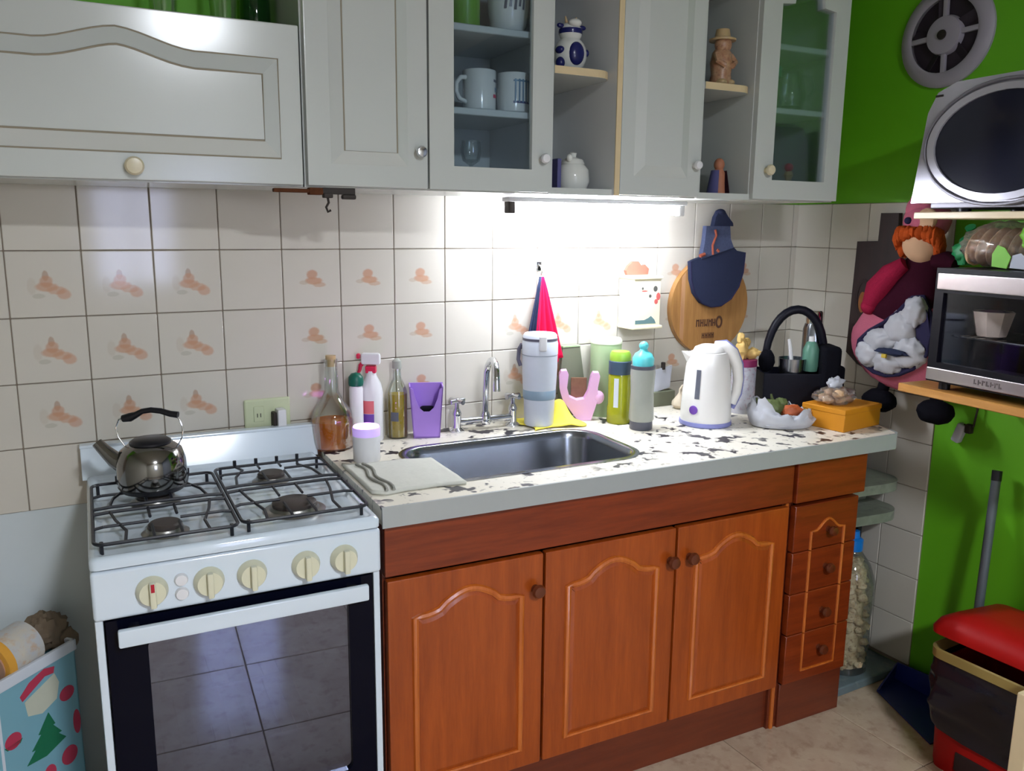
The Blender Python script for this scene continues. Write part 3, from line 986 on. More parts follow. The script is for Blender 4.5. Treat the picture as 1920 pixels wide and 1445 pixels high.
MB().cyl((-0.012, 0, 0.12), (-0.016, 0, 0.136), 0.005, 8, 0.002).cyl((0.012, 0, 0.12), (0.016, 0, 0.136), 0.005, 8, 0.002).build('horns', M['fig_tan'], t)
t = thing('ceramic_pot', 'white lidded ceramic pot low in the open shelf by the lamp', 'pot', (1.305, -0.21, 1.528))
MB().lathe([(0, 0), (0.036, 0), (0.044, 0.02), (0.042, 0.05), (0.030, 0.064), (0, 0.064)], 26).build('body', M['ceramic'], t)
MB().lathe([(0, 0.064), (0.032, 0.064), (0.026, 0.076), (0.008, 0.082), (0.010, 0.092), (0, 0.096)], 24).build('lid', M['ceramic'], t)
MB().blob((-0.022, -0.02, 0.078), (0.008, 0.008, 0.010)).build('ear', M['ceramic'], t)
MB().rbox(-0.062, -0.05, -0.03, 0.03, 0, 0.075, 0.003).build('spine', M['fig_violet'], t)

t = thing('clay_figurine', 'brown glazed clay figurine with hat on the upper shelf', 'figurine', (1.756, -0.235, 1.816))
MB().lathe([(0, 0), (0.030, 0), (0.032, 0.01), (0.027, 0.03), (0.031, 0.06), (0.026, 0.088), (0.018, 0.098), (0, 0.1)], 20).build('body', M['fig_brown'], t)
MB().blob((0, -0.004, 0.108), (0.024, 0.022, 0.024)).build('head', M['fig_brown'], t)
MB().lathe([(0, 0.122), (0.036, 0.118), (0.037, 0.123), (0.022, 0.128), (0.018, 0.148), (0, 0.152)], 22).build('hat', M['fig_tan'], t)
MB().tube([(-0.024, -0.008, 0.082), (-0.030, -0.022, 0.062), (-0.012, -0.032, 0.05)], 0.008, 8).tube([(0.024, -0.008, 0.082), (0.030, -0.022, 0.062), (0.012, -0.032, 0.05)], 0.008, 8).build('arms', M['fig_brown'], t)
MB().blob((-0.014, -0.018, 0.008), (0.014, 0.02, 0.010), flat=0).blob((0.014, -0.018, 0.008), (0.014, 0.02, 0.010), flat=0).build('feet', M['fig_tan'], t)
t = thing('clothed_figurine', 'terracotta figurine in violet and plum cloak low in the shelf', 'figurine', (1.785, -0.215, 1.528))
MB().lathe([(0, 0), (0.020, 0), (0.018, 0.03), (0.017, 0.06), (0.011, 0.07), (0, 0.072)], 18).build('body', M['fig_clay'], t)
MB().blob((0, 0, 0.082), (0.015, 0.015, 0.018)).build('head', M['fig_clay'], t)
MB().grid(lambda i, j: ((0.022 + 0.012 * (1 - j)) * math.cos(PI * (0.55 + 0.74 * i)), (0.022 + 0.01 * (1 - j)) * math.sin(PI * (0.55 + 0.74 * i)), 0.066 * j), 10, 6).build('cloak_left', M['fig_violet'], t)
MB().grid(lambda i, j: ((0.022 + 0.012 * (1 - j)) * math.cos(PI * (-0.24 + 0.74 * i)), (0.022 + 0.01 * (1 - j)) * math.sin(PI * (-0.24 + 0.74 * i)), 0.066 * j), 10, 6).build('cloak_right', M['fig_plum'], t)

# right glass cabinet contents
t = thing('glass_jar', 'clear jar with teal lid behind the arched glass door', 'jar', (1.985, -0.18, 1.771))
MB().lathe([(0, 0), (0.036, 0), (0.038, 0.004), (0.038, 0.08), (0.030, 0.095), (0.028, 0.095), (0.035, 0.078), (0.035, 0.006), (0, 0.006)], 24).build('body', M['glass'], t)
MB().lathe([(0, 0.095), (0.034, 0.095), (0.034, 0.122), (0.030, 0.126), (0, 0.126)], 24).build('lid', M['teal_lid'], t)
t = thing('glass_pitcher', 'clear round glass pitcher right of the teal-lidded jar', 'pitcher', (2.085, -0.16, 1.771))
MB().lathe([(0, 0), (0.03, 0), (0.045, 0.02), (0.05, 0.06), (0.04, 0.1), (0.036, 0.125), (0.034, 0.125), (0.038, 0.1), (0.047, 0.06), (0.042, 0.022), (0, 0.006)], 26).build('body', M['glass'], t)
MB(Matrix.Rotation(-0.7, 4, 'Z')).tube([(0.038, 0, 0.11), (0.06, 0, 0.105), (0.07, 0, 0.07), (0.05, 0, 0.04)], 0.005, 8).build('handle', M['glass'], t)
t = thing('dark_cup', 'dark glazed cup low behind the arched glass door', 'cup', (1.955, -0.17, 1.530))
MB().lathe([(0, 0), (0.030, 0), (0.036, 0.03), (0.036, 0.075), (0.033, 0.075), (0.033, 0.03), (0, 0.01)], 24).build('body', M['dark_cup'], t)
MB(Matrix.Rotation(-1.2, 4, 'Z')).tube([(0.034, 0, 0.062), (0.052, 0, 0.056), (0.054, 0, 0.032), (0.034, 0, 0.022)], 0.004, 8).build('handle', M['dark_cup'], t)
t = thing('small_dish', 'small white dish in front of the dark cup', 'dish', (1.985, -0.235, 1.530))
MB().lathe([(0, 0), (0.018, 0), (0.034, 0.014), (0.033, 0.016), (0.016, 0.005), (0, 0.004)], 24).build('dish', M['ceramic'], t)
t = thing('pepper_mill', 'slim brown mill with pink top behind the arched glass', 'mill', (2.065, -0.2, 1.530))
MB().lathe([(0, 0), (0.016, 0), (0.017, 0.008), (0.010, 0.02), (0.009, 0.05), (0.014, 0.062), (0.010, 0.072), (0, 0.074)], 18).build('body', M['fig_tan'], t)
MB().blob((0, 0, 0.084), (0.013, 0.013, 0.013)).build('top', M['print_red'], t)

# bottles on top of the flap cabinet
t = thing('glass_tumbler', 'clear tumbler on top of the flap cabinet, nearer its middle', 'glass', (0.345, -0.12, 1.838), 0, 'glasses on top of the flap cabinet')
MB().lathe([(0, 0), (0.026, 0), (0.033, 0.12), (0.031, 0.12), (0.024, 0.008), (0, 0.008)], 22).build('body', M['glass'], t)
MB().lathe([(0.031, 0.117), (0.0338, 0.117), (0.0338, 0.122), (0.031, 0.122)], 22).build('rim', M['glass'], t)
dup(t, (0.47, -0.1, 1.838), None, 'clear tumbler on top of the flap cabinet, nearer the tall door')
t = thing('glass_bottle', 'dark green glass bottle standing on the flap cabinet by the tall door', 'bottle', (0.545, -0.06, 1.838))
MB().lathe([(0, 0), (0.032, 0), (0.034, 0.006), (0.034, 0.17), (0.014, 0.21), (0.013, 0.26), (0, 0.26)], 22).build('body', mat('green_bottle_glass', (24, 78, 26), 0.05, trans=0.6), t)
MB().lathe([(0, 0.26), (0.015, 0.26), (0.015, 0.285), (0, 0.285)], 16).build('cap', M['dark_iron'], t)

exec_order.append('room')

# ================================================================== WORKTOP AND BASE CABINETS
SA = -0.469                                   # turned square to the viewer's direction
ZC = 0.86
t = thing('worktop', 'cream worktop with dark flecks, grey front edge and inset steel sink', 'worktop')
outer = [(0.664, -0.548), (2.19, -0.556), (2.205, -0.545), (2.262, -0.40), (2.40, -0.14), (2.425, 0.098), (0.664, 0.026)]
hole = rrect(0.842, 1.402, -0.442, -0.130, 0.075, 8)
MB().ring_prism(outer, hole, 0.822, ZC, 'z').build('top', M['counter'], t)
es = [(0.664, -0.5485), (2.19, -0.5565), (2.2055, -0.5455), (2.2625, -0.40)]
e = MB()
for a, b in zip(es, es[1:]):
    a, b = Vector(a), Vector(b)
    n = Vector(((b - a).y, -(b - a).x)).normalized() * 0.006
    e.prism([tuple(a), tuple(b), tuple(b + n), tuple(a + n)], 0.816, ZC + 0.001, 'z')
e.build('edge_strip', M['edge'], t)
sk = MB()
loops = [(-0.016, 0.0012), (0.0, 0.0022), (0.003, 0.0), (0.008, -0.02), (0.016, -0.12), (0.032, -0.15), (0.07, -0.158)]
rings = [[(p[0], p[1], ZC + z) for p in offset(hole, d)] for d, z in loops]
vs = [p for r in rings for p in r]
k = len(hole)
fs = [(r * k + i, r * k + (i + 1) % k, (r + 1) * k + (i + 1) % k, (r + 1) * k + i) for r in range(len(rings) - 1) for i in range(k)]
fs.append(tuple(range((len(rings) - 1) * k, len(rings) * k)))
sk.add(vs, fs)
sink = sk.build('sink_basin', M['steel'], t)
MB().lathe([(0, 0.0), (0.040, 0.0), (0.043, 0.002), (0.040, 0.004), (0.030, 0.002), (0.0, 0.001)], 24, (1.16, -0.29, ZC - 0.158)).build('drain', M['chrome'], sink)


def turned_knob(parent, x, y, z, r=0.017):
    rot = Matrix.Translation((x, y, z)) @ Matrix.Rotation(PI / 2, 4, 'X')
    return MB(rot).lathe([(0, 0), (r * 0.6, 0), (r * 0.5, 0.006), (r * 0.85, 0.014), (r, 0.020), (r * 0.8, 0.027), (0, 0.030)], 20).build('knob', M['wood_knob'], parent)


t = thing('base_cabinet', 'varnished orange brown sink cabinet with three arched panel doors', 'cabinet')
b = MB().box(0.676, 0.694, -0.505, 0.02, 0.0, 0.82).box(1.826, 1.842, -0.505, 0.02, 0.0, 0.82).box(0.694, 1.826, -0.505, 0.02, 0.13, 0.146)
b.box(0.694, 1.826, 0.01, 0.022, 0.146, 0.62)
b.build('carcass', M['wood_plinth'], t)
MB().rbox(0.676, 1.842, -0.527, -0.505, 0.694, 0.815, 0.004).build('top_rail', M['wood_dark'], t)
MB().rbox(0.690, 1.828, -0.495, -0.475, 0.0, 0.138, 0.002, 1).build('plinth', M['wood_plinth'], t)
MB().rbox(1.834, 1.846, -0.512, -0.500, 0.0, 0.69, 0.002, 1).build('edge_post', M['wood_mould'], t)
DY = -0.530
for q, (x0, x1, kx) in enumerate(((0.679, 1.061, 1.038), (1.066, 1.446, 1.428), (1.451, 1.830, 1.489))):
    d = MB().rbox(x0, x1, DY, DY + 0.022, 0.144, 0.686, 0.005).build('door', M['wood_door'], t)
    cx = (x0 + x1) / 2
    po = arched(x0 + 0.062, x1 - 0.060, 0.196, 0.592, 0.044, 0.115, 16, 0.006)
    MB().raised(po, 0.016, DY - 0.0004, DY - 0.006).build('panel', M['wood_door'], d, 5)
    MB().tube([(p[0], DY - 0.0005, p[1]) for p in po], 0.0085, 8, True).build('moulding', M['wood_mould'], d)
    turned_knob(d, kx, DY, 0.602)

t = thing('drawer_unit', 'narrow dark red wood unit of four small drawers at the worktop end', 'cabinet')
MB().box(1.852, 1.866, -0.505, 0.06, 0.0, 0.82).box(2.084, 2.100, -0.505, 0.07, 0.0, 0.82).box(1.866, 2.084, -0.50, 0.06, 0.13, 0.14).box(1.866, 2.084, 0.05, 0.066, 0.14, 0.8).build('carcass', M['wood_plinth'], t)
MB().rbox(1.850, 2.118, -0.532, -0.505, 0.69, 0.812, 0.004).build('top_rail', M['wood_dark'], t)
MB().rbox(1.858, 2.104, -0.515, -0.495, 0.0, 0.138, 0.002, 1).build('plinth', M['wood_plinth'], t)
zs = [0.143, 0.295, 0.420, 0.545, 0.682]
full = arched(1.918, 2.046, 0.178, 0.600, 0.030, 0.05, 12)
for q in range(4):
    za, zb = zs[q] + 0.0015, zs[q + 1] - 0.0015
    dr = MB().rbox(1.854, 2.098, DY, DY + 0.022, za, zb, 0.002, 1).build('drawer', M['wood_dark'], t)
    mb = MB()
    if q == 3:
        pts = [(p[0], DY - 0.0005, max(p[1], za)) for p in full if p[1] > 0.56]
        mb.tube([(2.046, DY - 0.0005, za)] + pts + [(1.918, DY - 0.0005, za)], 0.0045, 8)
    else:
        zl = za if q else 0.178
        if q == 0:
            mb.tube([(2.046, DY - 0.0005, zb), (2.046, DY - 0.0005, zl), (1.918, DY - 0.0005, zl), (1.918, DY - 0.0005, zb)], 0.0045, 8)
        else:
            mb.tube([(2.046, DY - 0.0005, zb), (2.046, DY - 0.0005, zl)], 0.0045, 8)
            MB().tube([(1.918, DY - 0.0005, zb), (1.918, DY - 0.0005, zl)], 0.0045, 8).build('moulding', M['wood_mould'], dr)
    mb.build('moulding', M['wood_mould'], dr)
    turned_knob(dr, 1.984, DY, (0.236, 0.353, 0.487, 0.598)[q], 0.015)

# ================================================================== STOVE
t = thing('stove', 'white gas stove with black pan grates, ivory knobs and dark oven door', 'stove')
SX0, SX1, SF = 0.122, 0.646, -0.585
bd = MB().box(SX0 + 0.004, SX0 + 0.014, SF + 0.02, -0.045, 0.03, 0.836).box(SX1 - 0.014, SX1 - 0.004, SF + 0.02, -0.045, 0.03, 0.836)
bd.box(SX0 + 0.014, SX1 - 0.014, -0.057, -0.045, 0.03, 0.836).box(SX0 + 0.014, SX1 - 0.014, SF + 0.02, -0.057, 0.03, 0.04)
bd.rbox(SX0 + 0.001, SX0 + 0.015, SF - 0.004, SF + 0.02, 0.03, 0.742, 0.003).rbox(SX1 - 0.015, SX1 - 0.001, SF - 0.004, SF + 0.02, 0.03, 0.742, 0.003)
bd.build('body', M['enamel'], t)
# hob: tray with raised rim
rim_o = rrect(SX0, SX1, -0.598, -0.042, 0.012, 4)
hb = MB()
lp = [(0.0, 0.838), (0.0, 0.852), (0.004, 0.858), (0.010, 0.860), (0.016, 0.8585), (0.022, 0.854), (0.030, 0.853)]
rings = [[(p[0], p[1], z) for p in rrect(SX0 + d_, SX1 - d_, -0.598 + d_, -0.042 - d_, max(0.003, 0.014 - 0.4 * d_), 4)] for d_, z in lp]
k = len(rim_o)
vs = [p for r in rings for p in r]
fs = [(r * k + i, r * k + (i + 1) % k, (r + 1) * k + (i + 1) % k, (r + 1) * k + i) for r in range(len(rings) - 1) for i in range(k)]
fs.append(tuple(range((len(rings) - 1) * k, len(rings) * k)))
hb.add(vs, fs)
hob = hb.build('hob', M['enamel'], t)
# sloping splash panel at the back
MB().prism([(-0.058, 0.852), (-0.034, 0.922), (-0.012, 0.924), (-0.012, 0.852)], SX0 - 0.008, SX1 + 0.008, 'x').build('splash_panel', M['enamel'], t)
MB().rbox(SX0 - 0.010, SX1 + 0.010, -0.036, -0.008, 0.920, 0.928, 0.003).build('splash_rim', M['enamel'], t)
# control panel
cp = MB().rbox(SX0, SX1, SF - 0.012, SF + 0.03, 0.742, 0.835, 0.007, 3).build('control_panel', M['enamel'], t)
for q, kx in enumerate((0.219, 0.316, 0.393, 0.494, 0.569)):
    rot = Matrix.Translation((kx, SF - 0.012, 0.786)) @ Matrix.Rotation(PI / 2, 4, 'X')
    r = 0.0275
    kb = MB(rot).lathe([(0, 0), (r, 0), (r, 0.004), (r * 0.94, 0.007), (r * 0.86, 0.016), (r * 0.8, 0.019), (0, 0.019)], 28)
    kb = kb.build('knob', M['ivory'], cp)
    rb = MB(rot).rbox(-0.0055, 0.0055, -0.024, 0.024, 0.017, 0.031, 0.003)
    rb.build('grip', M['ivory'], cp)
    if q == 0:
        MB(rot).box(-0.003, 0.003, 0.008, 0.023, 0.0305, 0.0318).build('red_mark', M['red_mark'], cp)
for z in (0.798, 0.771):
    rot = Matrix.Translation((0.2685, SF - 0.012, z)) @ Matrix.Rotation(PI / 2, 4, 'X')
    MB(rot).lathe([(0, 0), (0.012, 0), (0.012, 0.003), (0.010, 0.008), (0, 0.009)], 20).build('push_button', M['white_plastic'], cp)
# oven: cavity, racks, door
ov = MB().box(SX0 + 0.06, SX0 + 0.062, SF + 0.03, -0.1, 0.30, 0.72).box(SX1 - 0.062, SX1 - 0.06, SF + 0.03, -0.1, 0.30, 0.72)
ov.box(SX0 + 0.062, SX1 - 0.062, -0.102, -0.1, 0.30, 0.72).box(SX0 + 0.062, SX1 - 0.062, SF + 0.03, -0.1, 0.298, 0.30).box(SX0 + 0.062, SX1 - 0.062, SF + 0.03, -0.1, 0.72, 0.722)
cav = ov.build('oven_cavity', M['oven_cavity'], t)
for z in (0.40, 0.535):
    rk = MB()
    for q in range(13):
        x = 0.192 + 0.032 * q
        rk.tube([(x, SF + 0.05, z), (x, -0.13, z)], 0.002, 6)
    rk.tube([(0.186, SF + 0.05, z), (0.582, SF + 0.05, z), (0.582, -0.13, z), (0.186, -0.13, z)], 0.0035, 6, True)
    rk.build('oven_rack', M['chrome'], t)
dr_o = [(SX0 + 0.018, 0.285), (SX1 - 0.018, 0.285), (SX1 - 0.018, 0.738), (SX0 + 0.018, 0.738)]
dr_i = rrect(0.206, 0.578, 0.315, 0.688, 0.012, 4)
dd = MB().ring_prism(dr_o, dr_i, SF - 0.006, SF + 0.024).build('oven_door', M['oven_black'], t)
MB().prism(offset(dr_i, -0.006), SF + 0.001, SF + 0.006).build('oven_window', M['oven_glass'], dd)
hd = MB()
hd.rbox(0.158, 0.612, SF - 0.040, SF - 0.026, 0.698, 0.731, 0.004)
hd.build('handle', M['enamel'], dd)
MB().rbox(0.175, 0.195, SF - 0.028, SF - 0.004, 0.706, 0.724, 0.003).rbox(0.575, 0.595, SF - 0.028, SF - 0.004, 0.706, 0.724, 0.003).build('handle_mount', M['black_plastic'], dd)
MB().rbox(SX0 + 0.018, SX1 - 0.018, SF - 0.006, SF + 0.016, 0.06, 0.278, 0.004).build('bottom_panel', M['enamel'], t)
for fx in (SX0 + 0.05, SX1 - 0.05):
    for fy in (SF + 0.06, -0.1):
        MB().cyl((fx, fy, 0.0), (fx, fy, 0.035), 0.016, 12).build('leg', M['black_plastic'], t)
# burners
for (x, y, r) in ((0.255, -0.486, 0.030), (0.505, -0.462, 0.044), (0.502, -0.238, 0.030), (0.252, -0.285, 0.036)):
    bb = MB().lathe([(0, 0.853), (r * 1.45, 0.8535), (r * 1.3, 0.856), (r * 1.15, 0.858), (r * 1.08, 0.864), (0, 0.866)], 28, (x, y, 0)).build('burner', M['burner_ring'], hob)
    MB().lathe([(0, 0.863), (r, 0.864), (r * 1.02, 0.870), (r * 0.9, 0.8735), (0, 0.8745)], 28, (x, y, 0)).build('burner_cap', M['enamel_dark'], hob)
# grates
ZG = 0.879
for (x0, x1, y0, y1, bx, byf, byb) in ((0.132, 0.378, -0.574, -0.190, 0.255, -0.486, -0.285), (0.386, 0.632, -0.566, -0.172, 0.504, -0.462, -0.238)):
    g = MB()
    fr_ = rrect(x0, x1, y0, y1, 0.018, 5)
    g.tube([(p[0], p[1], ZG - 0.003) for p in fr_], 0.0034, 6, True)
    ym = (byf + byb) / 2
    for yy in (ym - 0.016, ym + 0.016):
        g.tube([(x0, yy, ZG - 0.002), (x0 + 0.03, yy, ZG), (x1 - 0.03, yy, ZG), (x1, yy, ZG - 0.002)], 0.0034, 6)
    for s in (-1, 1):
        xs = bx + s * 0.072
        # bowed side wires front and back
        g.tube([(xs, y0, ZG - 0.003), (xs - s * 0.004, y0 + 0.05, ZG), (xs + s * 0.012, byf + 0.03, ZG), (xs + s * 0.02, ym - 0.016, ZG)], 0.003, 6)
        g.tube([(xs, y1, ZG - 0.003), (xs - s * 0.01, byb + 0.02, ZG), (xs + s * 0.012, byb - 0.03, ZG), (xs + s * 0.02, ym + 0.016, ZG)], 0.003, 6)
        xs = bx + s * 0.024
        g.tube([(xs, y0, ZG - 0.003), (xs, y0 + 0.012, ZG), (xs, byf - 0.022, ZG)], 0.003, 6)
        g.tube([(xs, ym - 0.016, ZG), (xs, byf + 0.026, ZG)], 0.003, 6)
        g.tube([(xs, y1, ZG - 0.003), (xs, y1 - 0.012, ZG), (xs, byb + 0.020, ZG)], 0.003, 6)
        g.tube([(xs, ym + 0.016, ZG), (xs, byb - 0.020, ZG)], 0.003, 6)
        for yy in (byf, byb):
            g.tube([(bx + s * 0.105, yy, ZG), (bx + s * 0.028, yy, ZG)], 0.003, 6)
            g.tube([(x1 if s > 0 else x0, yy, ZG - 0.003), (bx + s * 0.105, yy, ZG)], 0.003, 6)
    for xx in (bx - 0.072, bx - 0.024, bx + 0.024, bx + 0.072):
        g.cyl((xx, y1, ZG - 0.004), (xx, y1, ZG + 0.012), 0.004, 8)
    for (xx, yy) in ((x0 + 0.012, y0 + 0.012), (x1 - 0.012, y0 + 0.012), (x0 + 0.012, y1 - 0.012), (x1 - 0.012, y1 - 0.012)):
        g.cyl((xx, yy, 0.8535), (xx, yy, ZG - 0.002), 0.0035, 8)
    g.build('pan_grate', M['grate'], t)

# kettle on the stove
t = thing('stove_kettle', 'worn steel kettle with black handle on the back left burner', 'kettle', (0.250, -0.285, ZG + 0.0035), SA + PI)
MB().lathe([(0, 0), (0.058, 0), (0.066, 0.006), (0.069, 0.03), (0.068, 0.06), (0.061, 0.085), (0.046, 0.097), (0.040, 0.099), (0, 0.099)], 40).build('body', M['kettle_steel'], t)
MB().lathe([(0.036, 0.098), (0.041, 0.099), (0.041, 0.103), (0.034, 0.108), (0, 0.111)], 30).build('lid', M['black_plastic'], t)
MB().lathe([(0.056, 0.0), (0.062, 0.0), (0.0685, 0.010), (0.0665, 0.012)], 40).build('base_band', M['black_plastic'], t)
MB().tube([(0.055, 0, 0.050), (0.078, 0, 0.062), (0.098, 0, 0.082), (0.112, 0, 0.098)], [0.022, 0.017, 0.013, 0.011], 16).build('spout', M['kettle_steel'], t)
hw = [(0.052, 0, 0.088), (0.066, 0, 0.110), (0.070, 0, 0.130), (0.062, 0, 0.148), (0.046, 0, 0.152)]
hw2 = [(-0.054, 0, 0.088), (-0.068, 0, 0.112), (-0.070, 0, 0.132), (-0.064, 0, 0.150), (-0.058, 0, 0.156)]
MB().tube(hw, 0.0016, 6).tube(hw2, 0.0016, 6).build('handle_wire', M['chrome'], t)
MB().tube([(0.054, 0, 0.150), (0.038, 0, 0.153), (0.026, 0, 0.158), (0.012, 0, 0.166), (-0.006, 0, 0.169), (-0.026, 0, 0.167), (-0.046, 0, 0.161), (-0.062, 0, 0.159)],
          [0.0075, 0.0095, 0.007, 0.0058, 0.0058, 0.006, 0.0066, 0.007], 10).build('handle', M['black_plastic'], t)

# ================================================================== FAUCET
t = thing('faucet', 'chrome two-handle mixer tap with tall spout behind the sink', 'faucet', (1.150, -0.012, ZC))
bdy = MB()
for s in (-1, 1):
    x = 0.088 * s
    bdy.lathe([(0, 0), (0.022, 0), (0.022, 0.005), (0.013, 0.012), (0.012, 0.045), (0.014, 0.052), (0.011, 0.060), (0.008, 0.066), (0, 0.066)], 20, (x, 0, 0))
bdy.cyl((-0.088, 0, 0.027), (0.088, 0, 0.027), 0.011, 16)
bdy.lathe([(0, 0.012), (0.016, 0.014), (0.018, 0.027), (0.014, 0.042), (0.011, 0.05), (0, 0.05)], 20)
bdy.build('body', M['chrome'], t)
for s in (-1, 1):
    x = 0.088 * s
    h = MB().cyl((x, 0, 0.064), (x, 0, 0.086), 0.007, 12)
    for a in (0.35, 0.35 + PI / 2):
        dx, dy = 0.026 * math.cos(a), 0.026 * math.sin(a)
        h.tube([(x - dx, -dy, 0.088), (x, 0, 0.089), (x + dx, dy, 0.088)], [0.0075, 0.006, 0.0075], 10)
    h.blob((x, 0, 0.093), (0.009, 0.009, 0.005))
    h.build('cross_handle', M['chrome'], t)
MB().tube([(0, 0, 0.045), (0.001, 0, 0.11), (0.003, -0.002, 0.165), (0.004, -0.012, 0.188), (0.002, -0.032, 0.203), (-0.004, -0.06, 0.208), (-0.012, -0.088, 0.202), (-0.018, -0.108, 0.184), (-0.020, -0.115, 0.160), (-0.020, -0.116, 0.132)],
          [0.0095] * 9 + [0.0105], 14).build('spout', M['chrome'], t)

# ================================================================== THINGS ON THE WORKTOP
t = thing('amber_bottle', 'long-necked clear bottle of amber liquid by the stove', 'bottle', (0.701, -0.034, ZC))
MB().lathe([(0, 0), (0.050, 0), (0.054, 0.004), (0.055, 0.072), (0.049, 0.098), (0.028, 0.130), (0.019, 0.150), (0.017, 0.225), (0.019, 0.232), (0.0165, 0.234), (0.0145, 0.225), (0.0165, 0.150), (0.026, 0.130), (0.047, 0.098), (0.053, 0.072), (0.052, 0.005), (0, 0.003)], 32).build('body', M['glass'], t)
MB().lathe([(0, 0.0045), (0.0515, 0.006), (0.0525, 0.074), (0, 0.074)], 32).build('liquid', M['amber'], t)
MB().cyl((0, 0, 0.215), (0, 0, 0.243), 0.0135, 14).build('stopper', M['fig_tan'], t)
t = thing('tube_bottle', 'slim white bottle with round dark green cap', 'bottle', (0.770, -0.02, ZC))
MB().lathe([(0, 0), (0.017, 0), (0.018, 0.003), (0.018, 0.15), (0.014, 0.158), (0, 0.158)], 22).build('body', M['white_plastic'], t)
MB().lathe([(0, 0.157), (0.019, 0.157), (0.020, 0.165), (0.019, 0.180), (0.012, 0.189), (0, 0.192)], 22).build('cap', M['green_cap'], t)
t = thing('spray_bottle', 'white spray bottle with crimson trigger head', 'bottle', (0.818, 0.0, ZC), SA)
MB().lathe([(0, 0), (0.029, 0), (0.031, 0.004), (0.031, 0.13), (0.026, 0.155), (0.014, 0.178), (0.013, 0.190), (0, 0.190)], 26).build('body', M['white_plastic'], t)
MB().rbox(-0.014, 0.014, -0.012, 0.012, 0.184, 0.204, 0.003).build('collar', M['crimson'], t)
MB().rbox(-0.026, 0.026, -0.010, 0.010, 0.206, 0.238, 0.007).build('head', M['white_plastic'], t)
MB().rbox(-0.038, -0.028, -0.007, 0.007, 0.222, 0.236, 0.003).build('nozzle', M['crimson'], t)
MB().tube([(-0.020, 0, 0.212), (-0.028, 0, 0.204), (-0.030, 0, 0.192), (-0.034, 0, 0.184)], [0.006, 0.006, 0.005, 0.004], 8).build('trigger', M['crimson'], t)
MB().grid(lambda i, j: (0.0316 * math.cos(math.radians(-150 + 80 * i)), 0.0316 * math.sin(math.radians(-150 + 80 * i)), 0.078 + 0.035 * j), 10, 3).build('label', M['label_pink'], t)
MB().grid(lambda i, j: (0.0316 * math.cos(math.radians(-150 + 80 * i)), 0.0316 * math.sin(math.radians(-150 + 80 * i)), 0.045 + 0.032 * j), 10, 3).build('label', M['label_violet'], t)
t = thing('oil_bottle', 'clear bottle of yellow oil with pale cap beside the purple holder', 'bottle', (0.890, -0.002, ZC))
MB().lathe([(0, 0), (0.026, 0), (0.0275, 0.003), (0.0275, 0.128), (0.022, 0.145), (0.012, 0.165), (0.011, 0.195), (0.0095, 0.195), (0.0105, 0.165), (0.020, 0.145), (0.026, 0.128), (0.026, 0.004), (0, 0.003)], 26).build('body', M['glass'], t)
MB().lathe([(0, 0.004), (0.0255, 0.0045), (0.0257, 0.122), (0, 0.122)], 26).build('oil', M['oil'], t)
MB().lathe([(0, 0.192), (0.0125, 0.192), (0.0125, 0.212), (0.006, 0.218), (0, 0.22)], 18).build('cap', M['smoke'], t)
MB().grid(lambda i, j: (0.0279 * math.cos(math.radians(-150 + 46 * i)), 0.0279 * math.sin(math.radians(-150 + 46 * i)), 0.05 + 0.025 * j), 8, 3).build('label', M['gauge'], t)
t = thing('led_candle', 'white cylinder with glowing lilac top ring at the worktop corner', 'night light', (0.742, -0.196, ZC))
MB().lathe([(0, 0), (0.030, 0), (0.033, 0.004), (0.0335, 0.066), (0, 0.066)], 32).build('body', M['white_plastic'], t)
MB().lathe([(0.0, 0.066), (0.0335, 0.066), (0.034, 0.084), (0.0325, 0.087), (0.0, 0.087)], 32).build('lilac_band', M['candle_lilac'], t)
MB().lathe([(0.0, 0.0868), (0.0315, 0.0872), (0.031, 0.0895), (0.0, 0.089)], 32).build('glowing_ring', M['candle_glow'], t)

t = thing('sponge_holder', 'purple plastic scoop-front holder beside the tap', 'holder', (0.966, -0.022, ZC), SA * 0.7)
cf = [(-0.046, 0.142), (-0.036, 0.136), (-0.030, 0.110), (-0.020, 0.085), (-0.008, 0.074), (0.008, 0.074), (0.020, 0.085), (0.030, 0.110), (0.036, 0.136), (0.046, 0.142)]
fr_p = [(-0.036, 0.0), (0.036, 0.0), (0.046, 0.142)] + cf[::-1][1:-1] + [(-0.046, 0.142)]
MB().prism(fr_p, -0.026, -0.022).build('front', M['purple'], t)
b = MB().prism([(-0.036, 0), (0.036, 0), (0.047, 0.146), (-0.047, 0.146)], 0.022, 0.026)
for s in (-1, 1):
    b.add([(s * 0.036, -0.026, 0), (s * 0.036, 0.026, 0), (s * 0.046, 0.026, 0.144), (s * 0.046, -0.026, 0.144), (s * 0.033, -0.026, 0), (s * 0.033, 0.026, 0), (s * 0.043, 0.026, 0.144), (s * 0.043, -0.026, 0.144)],
          [(0, 1, 2, 3), (4, 5, 6, 7), (0, 1, 5, 4), (2, 3, 7, 6), (0, 3, 7, 4), (1, 2, 6, 5)])
b.box(-0.036, 0.036, -0.026, 0.026, 0, 0.004)
b.build('shell', M['purple'], t)
MB().rbox(-0.018, 0.022, -0.021, 0.014, 0.03, 0.084, 0.008).build('black_sponge', M['black_cloth'], t)

